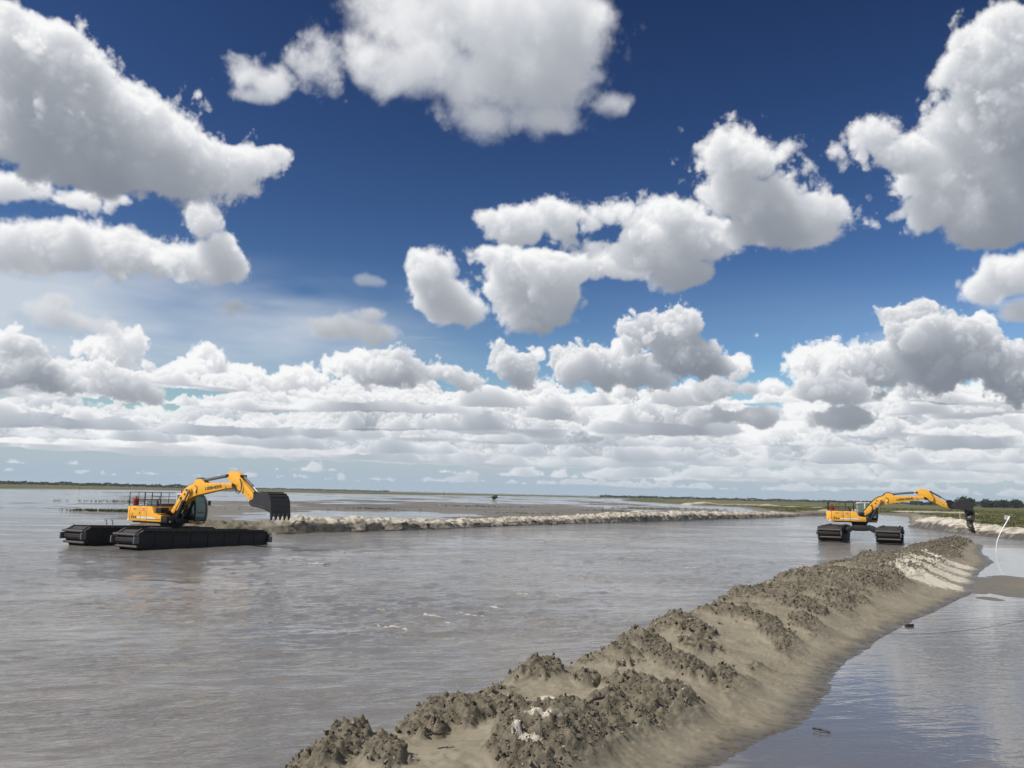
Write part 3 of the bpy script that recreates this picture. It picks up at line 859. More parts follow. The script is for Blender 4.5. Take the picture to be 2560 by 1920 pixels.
def poly_sd(x, y, P):
    """signed distance, positive inside"""
    d = np.full(x.shape, 1e9)
    ins = np.zeros(x.shape, bool)
    for i in range(len(P)):
        ax, ay = P[i - 1]
        bx, by = P[i]
        ex, ey = bx - ax, by - ay
        t = np.clip(((x - ax) * ex + (y - ay) * ey) / (ex * ex + ey * ey), 0, 1)
        d = np.minimum(d, np.hypot(x - ax - t * ex, y - ay - t * ey))
        c = ((ay > y) != (by > y)) & (x < (bx - ax) * (y - ay) / (by - ay + 1e-9) + ax)
        ins ^= c
    return np.where(ins, d, -d)

FAR_BERM = np.array([(-36.5, 80.5), (-33.4, 79.4), (-29.2, 77.4), (-25.0, 76.4), (-21.0, 78.2), (-18.7, 80.7), (-14.8, 86.2), (-11.4, 90.9), (-7.6, 96.2), (-1.1, 108.7), (7.2, 121.4), (13.8, 131.0), (21.9, 142.5), (42.1, 172.0), (69.5, 213.9), (78, 228)])

def flat_height(x, y):
    r = np.hypot(x, y)
    west = 0.105 * fbm(x / 38, y / 75, 4, 61, 0.55) + 0.03 * fbm(x / 6, y / 9, 3, 62) - 0.012
    west = west + 0.085 * np.exp(-((x - 6) / 46) ** 2 - ((y - 235) / 75) ** 2) + 0.05 * np.exp(-((x + 50) / 40) ** 2 - ((y - 210) / 40) ** 2) - 0.02 * sstep(-x, 60, 120)
    west = west + 0.05 * sstep(r, 500, 1000) * fbm(x / 160, y / 300, 3, 63)
    # how far behind the far berm: the channel in front of it is deep
    by = np.interp(x, FAR_BERM[:, 0], FAR_BERM[:, 1], left=60, right=999)
    ch = sstep(y - by, -1.0, 4.0)
    ch = np.where(x < -38, sstep(y, 86, 104), ch)
    west = west * ch - 0.9 * (1 - ch) - 0.05 * ch * (1 - sstep(y - by, 8, 24))
    se = poly_sd(x, y, EAST) + 2.5 * fbm(x / 14, y / 14, 3, 64)
    sw = poly_sd(x, y, WEST) + 25 * fbm(x / 70, y / 160, 3, 65)
    e = sstep(se, -1.5, 4.0)
    w = sstep(sw, -8, 14)
    eh = 0.42 + 0.16 * fbm(x / 25, y / 40, 4, 66) + 0.10 * fbm(x / 4, y / 6, 3, 67)
    wh = 0.35 + 0.15 * fbm(x / 60, y / 120, 3, 68)
    h = west * (1 - e) + eh * e
    h = h * (1 - w) + wh * w
    sh = np.exp(-((x - 24.0) / 5.0) ** 2 - ((y - 42.5) / 6.5) ** 4 * 1.2)
    g = np.maximum(e * sstep(se, 3.0, 12.0) * sstep(fbm(x / 22, y / 45, 3, 69) + 0.12, -0.5, -0.1), w * sstep(sw, 10, 35))
    return h, g, e, w

def build_flat():
    az = np.radians(np.linspace(-50, 50, 820))
    d = 4.0 / np.linspace(4 / 74.0, 4 / 11500.0, 330)
    D, A = np.meshgrid(d, az, indexing='ij')
    X, Y = D * np.sin(A), D * np.cos(A)
    H, g, e, w = flat_height(X, Y)
    # distant spoil strips of white sand
    sand = np.zeros_like(X)
    for (x0, y0, x1, y1, wd, hh) in ((86, 480, 128, 556, 9, 1.3), (126, 540, 150, 502, 8, 1.0), (150, 500, 168, 470, 6, .7), (-120, 900, -20, 960, 14, 1.0), (-230, 800, -150, 860, 14, .8), (104, 283, 122, 300, 4, 1.2), (150, 330, 172, 322, 5, 1.0)):
        ex, ey = x1 - x0, y1 - y0
        t = np.clip(((X - x0) * ex + (Y - y0) * ey) / (ex * ex + ey * ey), 0, 1)
        q = np.hypot(X - x0 - t * ex, Y - y0 - t * ey) / wd
        k = np.exp(-q * q * 1.6) * np.clip(0.75 + 0.5 * fbm(X / 9, Y / 20, 3, 71), 0, 1.3)
        H = H + hh * k
        sand = np.maximum(sand, sstep(k, 0.25, 0.5))
    me = grid_mesh('mudflat', np.stack([X, Y, H], -1)[::-1], {'grass': g[::-1], 'sand': sand[::-1]})
    return link('mudflat', me, M_FLAT, kind='structure')
mudflat = build_flat()

def build_shoal():
    """low mud showing through the pond beside the bank"""
    u, v = np.meshgrid(np.linspace(-1, 1, 120), np.linspace(-1, 1, 160), indexing='ij')
    X, Y = 27.5 + u * 8.5 + v * 6, 44.0 + v * 10.5
    Hs = 0.10 * (1 - np.hypot(u, v) ** 1.5) + 0.045 * fbm(X / 2.2, Y / 5, 4, 73) - 0.052
    me = grid_mesh('shoal', np.stack([X, Y, Hs], -1), {'clod': 0.25 + 0 * X, 'pale': 0 * X, 'wet': np.clip(0.75 - Hs * 9, 0.2, 1)})
    link('shoal', me, M_MUD, kind='structure')
build_shoal()

# ------------------------------------------------------------------ far spoil banks: dark scarp below, white sand on top
def ridge(name, path, hts, depth, dens, seed, whiteness, label, res=0.14, scarp=1.0, facep=0.5):
    P = np.array(path, float)
    st = np.r_[0, np.cumsum(np.hypot(*np.diff(P, axis=0).T))]
    n = int(st[-1] / res)
    s = np.linspace(0, st[-1], n)
    px, py = np.interp(s, st, P[:, 0]), np.interp(s, st, P[:, 1])
    k = np.ones(21) / 21
    tx, ty = np.gradient(np.convolve(np.pad(px, 10, 'edge'), k, 'valid')), np.gradient(np.convolve(np.pad(py, 10, 'edge'), k, 'valid'))
    ln = np.hypot(tx, ty)
    nx, ny = (ty / ln)[:, None], (-tx / ln)[:, None]          # towards the channel
    m = 64
    u = np.linspace(0, 1, m)[None, :]
    S = s[:, None]
    H = np.interp(s, st, hts)[:, None] * (0.90 + 0.30 * fbm(S / 6.0, S * 0, 3, seed) + 0.16 * fbm(S / 1.1, S * 0, 3, seed + 1))
    H = np.maximum(H, 0.08) * sstep(S, 0, 2.5) * sstep(st[-1] - S, 0, 2.5)
    # section: scarp facing the channel, heaped top, long back slope
    face = 0.34
    uf = np.clip(u / face, 0, 1)
    ub = np.clip((u - face) / (1 - face), 0, 1)
    out = depth * (0.26 * (1 - uf) ** 0.8) - depth * ub * 1.25
    z = np.where(u < face, uf ** 1.1 * 0.74, 0.74 + 0.26 * np.sin(np.clip(ub / 0.42, 0, 1) * math.pi / 2))
    z = z * (1 - sstep(ub, 0.40, 1.0))
    sc, sv = worley(S / 1.5 + 0 * u, u * 2.3 + S * 0, seed + 2)
    sc2, sv2 = worley(S / 1.25 + 0.4 * fbm(S / 1.5 + 0 * u, u * 3, 2, seed + 12), u * 3.4 + 0.5 * fbm(S / 2.0 + 0 * u, u * 2 + 5, 2, seed + 13), seed + 11)
    ind = (0.35 * (sv2 - 0.4) + 0.40 * fbm(S / 2.2 + 0 * u, u * 1.2, 3, seed + 3) + 0.30 * (1 - sc) * (sv - 0.2) + 0.14 * fbm(S / 0.5 + 0 * u, u * 6, 3, seed + 4)) * depth * 0.24
    out = out + ind * np.where(u < face, 1.0, np.clip(1 - ub * 2, 0, 1)) * scarp
    Z = H * z * 1.0 - 0.12 + 0.10 * fbm(S / 0.9 + 0 * u, u * 7, 4, seed + 5) * sstep(u, 0.12, 0.4) * (1 - sstep(u, 0.9, 1))
    Z = Z + dens * (0.30 * np.clip(fbm(S / 0.55 + 0 * u, u * 5, 4, seed + 14, 0.6), -0.2, 1) + 0.22 * fbm(S / 1.6 + 0 * u, u * 4, 3, seed + 15, ridged=True)) * sstep(u, 0.28, 0.42) * (1 - sstep(u, 0.6, 0.8))
    wl = 0
    for c, a in ((0.80, 0.14), (0.36, 0.08)):
        d, v = worley(S / c + 0 * u, u * depth * 1.5 / c, seed + 6)
        wl = wl + a * v * (1 - d)
    Z = Z + wl * sstep(u, 0.22, 0.42) * (1 - sstep(u, 0.8, 1)) * dens
    X, Y = px[:, None] + nx * out, py[:, None] + ny * out
    wi = np.interp(s, st, whiteness)[:, None]
    top = sstep(u + 0.10 * fbm(S / 1.6 + 0 * u, u * 3, 3, seed + 7), face * 0.72, face * 1.0)
    fc = sstep(sv2 + 0.35 * fbm(S / 0.7 + 0 * u, u * 5, 3, seed + 8), 0.50, 0.62) * sstep(u, 0.06, 0.12) * facep
    pale = np.clip(wi * np.maximum(top, fc * (1 - top)), 0, 1)
    spots = np.maximum(sstep(fbm(S / 0.6 + 0 * u, u * 12, 3, seed + 9), 0.16, 0.30), 0.8 * sstep(fbm(S / 2.6 + 0 * u, u * 5, 4, seed + 16), 0.08, 0.22))
    pale = pale * (1 - 0.80 * spots)
    scarp_wet_shade = (1 - top) * sstep(u, 0.03, 0.1)  # scarp face darkened: wet clay, and shadow patches put into the colour
    wet = np.clip(np.maximum(1 - sstep(Z, 0.02, 0.22), scarp_wet_shade * 1.0 * (1 - fc * 1.6)), 0, 1) * (0.80 + 0.20 * wi)  # damp along the waterline, plus the painted scarp shade
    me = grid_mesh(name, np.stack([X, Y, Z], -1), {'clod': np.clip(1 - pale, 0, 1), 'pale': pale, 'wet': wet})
    o = link(name, me, M_MUD)
    o['label'] = label
    o['category'] = 'mud bank'
    return o
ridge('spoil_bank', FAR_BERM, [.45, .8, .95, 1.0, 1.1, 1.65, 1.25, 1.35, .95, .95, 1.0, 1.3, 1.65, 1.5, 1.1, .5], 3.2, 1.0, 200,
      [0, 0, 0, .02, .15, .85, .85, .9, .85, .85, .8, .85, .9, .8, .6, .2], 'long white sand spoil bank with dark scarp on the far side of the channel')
ridge('spoil_bank', [(72.5, 151), (70.5, 149), (67.6, 136), (64.5, 125), (63.5, 114), (61.5, 101), (66, 90), (80, 78), (110, 62)], [.7, 1.9, 1.9, 1.5, 1.25, 1.35, 1.3, 1.3, .6], 5.2, 0.6, 300,
      [.9, 1, 1, .95, .9, .9, .9, .9, .8], 'white sand spoil bank below the grassland behind the white flag', scarp=0.5, facep=0.30)
ridge('spoil_bank', [(74, 222), (84, 238), (97, 255), (116, 283), (131, 303)], [.4, 1.3, 1.2, .9, .3], 4.5, 0.8, 400, [.05, .12, .2, .1, 0],
      'low grey mud bank at the channel end behind the right excavator', scarp=0.4)
ridge('spoil_bank', [(129, 300), (126, 270), (110, 235), (94, 200), (83, 178)], [.4, .9, .9, 1.0, .3], 3.5, 0.8, 500, [0, .1, .1, .3, .1],
      'low grey mud shore in front of the grass right of the excavator', scarp=0.4)
ridge('spoil_bank', [(84, 180), (81, 172), (80, 164), (77, 158)], [.3, .75, .7, .3], 2.6, 0.8, 600, [.1, .1, .1, .1],
      'small brown mud spit left of the white sand pile', scarp=0.4)

# ------------------------------------------------------------------ excavators: materials
def paint(name, col, rough=0.42, dirt=0.25, dirtcol=(0.11, 0.095, 0.07), scale=2.0):
    def f(b, p):
        co = obco(b)
        n = b.noise(co, scale, 6, 0.65)
        n2 = b.noise(b.v('MULTIPLY', co, (3, 3, 0.8)), scale, 5, 0.6)
        k = b.mul(b.step(b.add(b.mul(n, 0.6), b.mul(n2, 0.4)), 0.50, 0.72), dirt)
        b.put(p.inputs['Base Color'], b.mix(k, col, dirtcol))
        b.put(p.inputs['Roughness'], b.m('MULTIPLY_ADD', n, 0.25, rough - 0.1))
        bump(b, p, b.noise(co, 30.0, 3, 0.6), 0.10, 0.01)
    return material(name, f)
M_YEL = paint('yellow_paint', (0.86, 0.425, 0.040), 0.42, 0.45, (0.22, 0.15, 0.06), 1.6)
M_BLK = paint('black_steel', (0.014, 0.014, 0.015), 0.50, 0.55, (0.05, 0.043, 0.034), 1.3)
M_HULL = paint('pontoon_steel', (0.007, 0.007, 0.008), 0.6, 0.45, (0.040, 0.035, 0.028), 0.8)
M_RUST = paint('track_steel', (0.030, 0.024, 0.021), 0.60, 0.9, (0.115, 0.094, 0.072), 2.5)
M_BAR = paint('worn_bar', (0.085, 0.075, 0.066), 0.5, 0.5)
M_WHT = paint('white_paint', (0.72, 0.72, 0.70), 0.4, 0.25)
M_GRY = paint('grey_paint', (0.10, 0.105, 0.11), 0.45, 0.35)
M_ROD = material('chrome_rod', lambda b, p: (b.put(p.inputs['Base Color'], (0.34, 0.34, 0.35)), b.put(p.inputs['Metallic'], 0.9), b.put(p.inputs['Roughness'], 0.40)))
M_RED = paint('red_paint', (0.33, 0.012, 0.014), 0.35, 0.25)
M_LAMP = material('lamp_glass', lambda b, p: (b.put(p.inputs['Base Color'], (0.85, 0.80, 0.70)), b.put(p.inputs['Roughness'], 0.15)))
M_BEAC = material('beacon_glass', lambda b, p: (b.put(p.inputs['Base Color'], (0.62, 0.05, 0.02)), b.put(p.inputs['Roughness'], 0.2)))
M_BUCK = paint('bucket_steel', (0.030, 0.028, 0.027), 0.45, 0.70, (0.075, 0.064, 0.050), 1.6)
M_SAND = paint('tooth_steel', (0.14, 0.135, 0.13), 0.4, 0.3)
M_INK = paint('black_lettering', (0.012, 0.012, 0.013), 0.45, 0.0)

def m_glass(b, p):
    b.put(p.inputs['Base Color'], (0.42, 0.58, 0.55))
    b.put(p.inputs['Roughness'], 0.03)
    b.put(p.inputs['IOR'], 1.45)
    b.put(p.inputs['Transmission Weight'], 0.72)
M_GLASS = material('cab_glass', m_glass)

# ------------------------------------------------------------------ mesh builder
class MB:
    def __init__(s):
        s.bm = bmesh.new()
    def box(s, x0, x1, y0, y1, z0, z1, M=None):
        c = [(x, y, z) for x in (x0, x1) for y in (y0, y1) for z in (z0, z1)]
        vs = [s.bm.verts.new(M @ Vector(q) if M else q) for q in c]
        for f in ((0, 1, 3, 2), (4, 6, 7, 5), (0, 4, 5, 1), (2, 3, 7, 6), (0, 2, 6, 4), (1, 5, 7, 3)):
            s.bm.faces.new([vs[i] for i in f])
        return s
    def prism(s, prof, y0, y1, M=None, taper=None):
        """outline in x, z swept across y"""
        f = (lambda q: M @ Vector(q)) if M else (lambda q: q)
        t = taper or (lambda x, z: 1.0)
        a = [s.bm.verts.new(f((x, y0 * t(x, z), z))) for x, z in prof]
        b_ = [s.bm.verts.new(f((x, y1 * t(x, z), z))) for x, z in prof]
        n = len(prof)
        fa = s.bm.faces.new(a)
        fb = s.bm.faces.new(b_[::-1])
        for i in range(n):
            s.bm.faces.new([a[i], b_[i], b_[(i + 1) % n], a[(i + 1) % n]][::-1])
        return s
    def plan(s, prof, z0, z1):
        """outline in x, y raised along z"""
        a = [s.bm.verts.new((x, y, z0)) for x, y in prof]
        b_ = [s.bm.verts.new((x, y, z1)) for x, y in prof]
        n = len(prof)
        s.bm.faces.new(a[::-1])
        s.bm.faces.new(b_)
        for i in range(n):
            s.bm.faces.new([a[i], a[(i + 1) % n], b_[(i + 1) % n], b_[i]])
        return s
    def cyl(s, p0, p1, r0, r1=None, n=14, caps=True):
        r1 = r0 if r1 is None else r1
        p0, p1 = Vector(p0), Vector(p1)
        d = (p1 - p0).normalized()
        q = d.to_track_quat('Z', 'Y')
        A, B = [], []
        for i in range(n):
            t = 2 * math.pi * i / n
            e = q @ Vector((math.cos(t), math.sin(t), 0))
            A.append(s.bm.verts.new(p0 + e * r0))
            B.append(s.bm.verts.new(p1 + e * r1))
        for i in range(n):
            s.bm.faces.new([A[i], A[(i + 1) % n], B[(i + 1) % n], B[i]])
        if caps:
            s.bm.faces.new(A[::-1])
            s.bm.faces.new(B)
        return s
    def tube(s, pts, r, n=7):
        pts = [Vector(p) for p in pts]
        rings = []
        for i, p in enumerate(pts):
            d = (pts[min(i + 1, len(pts) - 1)] - pts[max(i - 1, 0)]).normalized()
            q = d.to_track_quat('Z', 'Y')
            rings.append([s.bm.verts.new(p + (q @ Vector((math.cos(2 * math.pi * k / n), math.sin(2 * math.pi * k / n), 0))) * r) for k in range(n)])
        for a, b_ in zip(rings, rings[1:]):
            # match ring starts so the tube does not twist
            o = min(range(n), key=lambda k: (a[0].co - b_[k].co).length)
            for k in range(n):
                s.bm.faces.new([a[k], a[(k + 1) % n], b_[(k + 1 + o) % n], b_[(k + o) % n]])
        s.bm.faces.new(rings[0][::-1])
        s.bm.faces.new(rings[-1])
        return s
    def mesh(s, name, bevel=0.0, seg=2, angle=35):
        bmesh.ops.recalc_face_normals(s.bm, faces=s.bm.faces)
        if bevel:
            es = [e for e in s.bm.edges if len(e.link_faces) == 2 and e.calc_face_angle(0) > math.radians(28)]
            bmesh.ops.bevel(s.bm, geom=es, offset=bevel, segments=seg, affect='EDGES', profile=0.6, clamp_overlap=True)
        me = bpy.data.meshes.new(name)
        s.bm.to_mesh(me)
        s.bm.free()
        for p in me.polygons:
            p.use_smooth = True
        me.set_sharp_from_angle(angle=math.radians(angle))
        return me

def curve_pts(pts, n=6):
    """smooth path through points"""
    P = [Vector(p) for p in pts]
    P = [P[0]] + P + [P[-1]]
    out = []
    for i in range(1, len(P) - 2):
        for k in range(n):
            t = k / n
            out.append(0.5 * ((2 * P[i]) + (P[i + 1] - P[i - 1]) * t + (2 * P[i - 1] - 5 * P[i] + 4 * P[i + 1] - P[i + 2]) * t * t + (3 * P[i] - P[i - 1] - 3 * P[i + 1] + P[i + 2]) * t ** 3))
    out.append(P[-2])
    return out

def text_mesh(txt, height, length, thick=0.02):
    cu = bpy.data.curves.new('lettering', 'FONT')
    cu.body = txt
    cu.size = 1.0
    cu.offset = thick
    cu.resolution_u = 3
    ob = bpy.data.objects.new('lettering', cu)
    COL.objects.link(ob)
    dg = bpy.context.evaluated_depsgraph_get()
    me = bpy.data.meshes.new_from_object(ob.evaluated_get(dg))
    bpy.data.objects.remove(ob)
    bpy.data.curves.remove(cu)
    me.name = 'lettering'
    co = np.empty(len(me.vertices) * 3)
    me.vertices.foreach_get('co', co)
    co = co.reshape(-1, 3)
    lo, hi = co.min(0), co.max(0)
    x = (co[:, 0] - lo[0]) / (hi[0] - lo[0]) * length
    z = (co[:, 1] - lo[1]) / (hi[1] - lo[1]) * height
    me.vertices.foreach_set('co', np.stack([x, 0 * x, z], -1).astype(np.float32).ravel())
    me.materials.clear()
    me.update()
    return me

def fr(pts, o, ang, sc=0.00799):
    c, s = math.cos(math.radians(ang)), math.sin(math.radians(ang))
    return [(((x - o[0]) * c + (o[1] - y) * s) * sc, (-(x - o[0]) * s + (o[1] - y) * c) * sc) for x, y in pts]

# shapes measured along the machine, x forward, z up
BOOM = fr([(690, 440), (735, 432), (800, 402), (870, 350), (930, 318), (985, 298), (1050, 286), (1200, 269), (1380, 251), (1475, 245), (1506, 240), (1514, 222), (1500, 207), (1470, 203), (1380, 200), (1250, 193), (1130, 186),
           (1108, 168), (1085, 152), (1055, 147), (1020, 152), (1000, 170), (985, 185), (950, 191), (910, 208), (880, 226), (830, 276), (780, 330), (720, 395), (696, 420)], (715, 430), 14.6)
BOSS = fr([(958, 243)], (715, 430), 14.6)[0]
ARMCYL0 = fr([(1092, 163)], (715, 430), 14.6)[0]
ARM = fr([(1468, 236), (1500, 250), (1530, 252), (1580, 272), (1620, 293), (1690, 328), (1748, 352), (1775, 348), (1782, 322), (1760, 294), (1700, 255), (1640, 216), (1600, 190), (1570, 160), (1548, 135), (1520, 118), (1490, 110), (1455, 106),
          (1420, 110), (1396, 122), (1380, 142), (1384, 166), (1400, 182), (1440, 200)], (1490, 225), -19.6, 0.0079)
ARMCYL1 = fr([(1392, 150)], (1490, 225), -19.6, 0.0079)[0]
BKCYL0 = fr([(1556, 138)], (1490, 225), -19.6, 0.0079)[0]
BKCYL1 = fr([(1758, 255)], (1490, 225), -19.6, 0.0079)[0]
FOOT, BOOM_L, ARM_L, TIPY = Vector((0.3, -0.1, 0.6)), 6.4, 2.45, -0.1
SHELL = fr([(1812, 312), (1826, 292), (1845, 272), (1868, 254), (1900, 243), (1940, 238), (1975, 245), (2002, 263), (2022, 292), (2034, 330), (2041, 372), (2044, 396)], (1790, 335), 0, 0.0080)
LIPS = fr([(2000, 381), (1940, 370), (1880, 366), (1830, 368), (1795, 356), (1782, 340), (1790, 318)], (1790, 335), 0, 0.0080)

PART = {}
def cached(key, fn):
    if key not in PART:
        PART[key] = fn()
    return PART[key]

def sub(name, me, mat, parent, M=None):
    o = link(name, me, mat, parent)
    if M is not None:
        o.matrix_local = M
    return o

HULL = [(-5.05, 1.86), (-5.42, 1.62), (-5.50, 1.20), (-5.20, 0.80), (-4.35, 0.05), (-4.0, 0.0), (4.0, 0.0), (4.35, 0.05), (5.20, 0.80), (5.50, 1.20), (5.42, 1.62), (5.05, 1.86)]

def track_path(off):
    """points and headings round the pontoon"""
    c = Vector((0, 0, 0.95))
    P = []
    for (x, z) in HULL:
        v = Vector((x, 0, z))
        n = Vector((x / 5.5, 0, (z - 0.95) / 0.95)) if abs(x) > 4.5 else Vector((0, 0, math.copysign(1, z - 0.95)))
        P.append(v + n.normalized() * off)
    P.append(P[0])
    d = [0.0]
    for a, b_ in zip(P, P[1:]):
        d.append(d[-1] + (b_ - a).length)
    return P, d

def at_path(P, d, s):
    s = s % d[-1]
    for i in range(len(P) - 1):
        if s <= d[i + 1]:
            t = (s - d[i]) / (d[i + 1] - d[i])
            return P[i].lerp(P[i + 1], t), (P[i + 1] - P[i]).normalized()
    return P[-1], (P[-1] - P[-2]).normalized()

def pontoon(root, M, hooks):
    W = 1.04
    pon = sub('pontoon', cached('pontoon', lambda: MB().prism(HULL, -W, W).mesh('pontoon', 0.03)), M_HULL, root, M)
    # stiffening plates and lifting pockets on the sides
    def plates():
        mb = MB()
        for sy in (-1, 1):
            for x in (-4.1, -2.75, -1.4, 0.0, 1.4, 2.75, 4.1):
                mb.box(x - 0.04, x + 0.04, sy * W - (0.0 if sy > 0 else 0.035), sy * W + (0.035 if sy > 0 else 0.0), 0.25, 1.62)
            mb.box(-4.9, 4.9, sy * W - (0 if sy > 0 else 0.05), sy * W + (0.05 if sy > 0 else 0), 1.66, 1.74)
        return mb.mesh('stiffener', 0.008, 1)
    sub('stiffener', cached('stiffener', plates), M_HULL, pon)
    P, d = track_path(0.05)
    for sy in (-0.80, 0.80):
        def chain(sy=sy):
            mb = MB()
            n = 150
            for k in range(n):
                p, h = at_path(P, d, k * d[-1] / n)
                R = Matrix.Translation((p.x, sy, p.z)) @ Matrix.Rotation(math.atan2(-h.z, h.x), 4, 'Y')
                mb.box(-0.085, 0.085, -0.07, 0.07, -0.05, 0.045, R)
            return mb.mesh('track_chain', 0, 1)
        sub('track_chain', cached(('chain', sy), chain), M_RUST, pon)
    shoe = cached('shoe', lambda: MB().prism([(-0.15, 0.03), (-0.13, 0.065), (-0.035, 0.065), (-0.02, 0.15), (0.02, 0.15), (0.035, 0.065), (0.13, 0.065), (0.15, 0.03)], -1.12, 1.12).mesh('track_shoe', 0.0))
    P2, d2 = track_path(0.06)
    n = 62
    for k in range(n):
        p, h = at_path(P2, d2, (k + 0.37) * d2[-1] / n)
        sub('track_shoe', shoe, M_RUST, pon, Matrix.Translation(p) @ Matrix.Rotation(math.atan2(-h.z, h.x), 4, 'Y'))
    # end drums and bearing blocks seen between the shoes
    for sx in (-1, 1):
        sub('idler_drum', cached(('drum', sx), lambda sx=sx: MB().cyl((sx * 5.32, -0.98, 1.28), (sx * 5.32, 0.98, 1.28), 0.26, n=18).mesh('idler_drum', 0.01)), M_RUST, pon)
        for sy in (-1, 1):
            sub('bearing_block', cached(('bearing', sx, sy), lambda sx=sx, sy=sy: MB().box(sx * 5.55 - 0.22, sx * 5.55 + 0.14, sy * 1.13 - 0.06, sy * 1.13 + 0.06, 1.05, 1.48).mesh('bearing_block', 0.03)), M_GRY, pon)
    P3, d3 = track_path(0.20)
    for sx in (-1, 1):
        for k, z0 in enumerate((0.42, 0.86, 1.62)):
            p = min((at_path(P3, d3, q * d3[-1] / 400)[0] for q in range(400)), key=lambda v: abs(v.z - z0) + (0 if v.x * sx > 4.3 else 9))
            sub('end_bar', cached(('endbar', sx, k), lambda p=p: MB().cyl((p.x, -1.10, p.z), (p.x, 1.10, p.z), 0.075, n=10).mesh('end_bar')), M_BAR, pon)
    if hooks:
        for x in (-3.9, -3.45):
            sub('grab_hook', MB().tube(curve_pts([(x, -0.95, 1.85), (x, -0.95, 2.25), (x - 0.05, -0.95, 2.34), (x - 0.16, -0.95, 2.33)], 4), 0.025).mesh('grab_hook'), M_GRY, pon)
    return pon

def hyd(root, name, p0, p1, r, barrel, M, fat=1.35):
    """hydraulic cylinder: dark barrel with a bright rod"""
    p0, p1 = Vector(p0), Vector(p1)
    q = p0.lerp(p1, barrel)
    y = Vector((0, 1, 0))
    mb = MB().cyl(p0, q, r, n=16).cyl(q - (p1 - p0).normalized() * 0.16, q, r * 1.18, n=16).cyl(p0 - y * 0.11, p0 + y * 0.11, r * fat, n=14)
    mb.cyl(p0.lerp(p1, 0.06) + Vector((0, 0, r)), p0.lerp(p1, barrel * 0.95) + Vector((0, 0, r * 1.1)), 0.022, n=6)
    b_ = sub(name, mb.mesh(name, 0.006, 1), M_GRY if name != 'boom_cylinder' else M_BLK, root, M)
    sub('piston_rod', MB().cyl(q, p1, r * 0.58, n=12).cyl(p1 - y * 0.10, p1 + y * 0.10, r * 1.05, n=14).mesh('piston_rod', 0.005, 1), M_ROD, b_)
    return b_

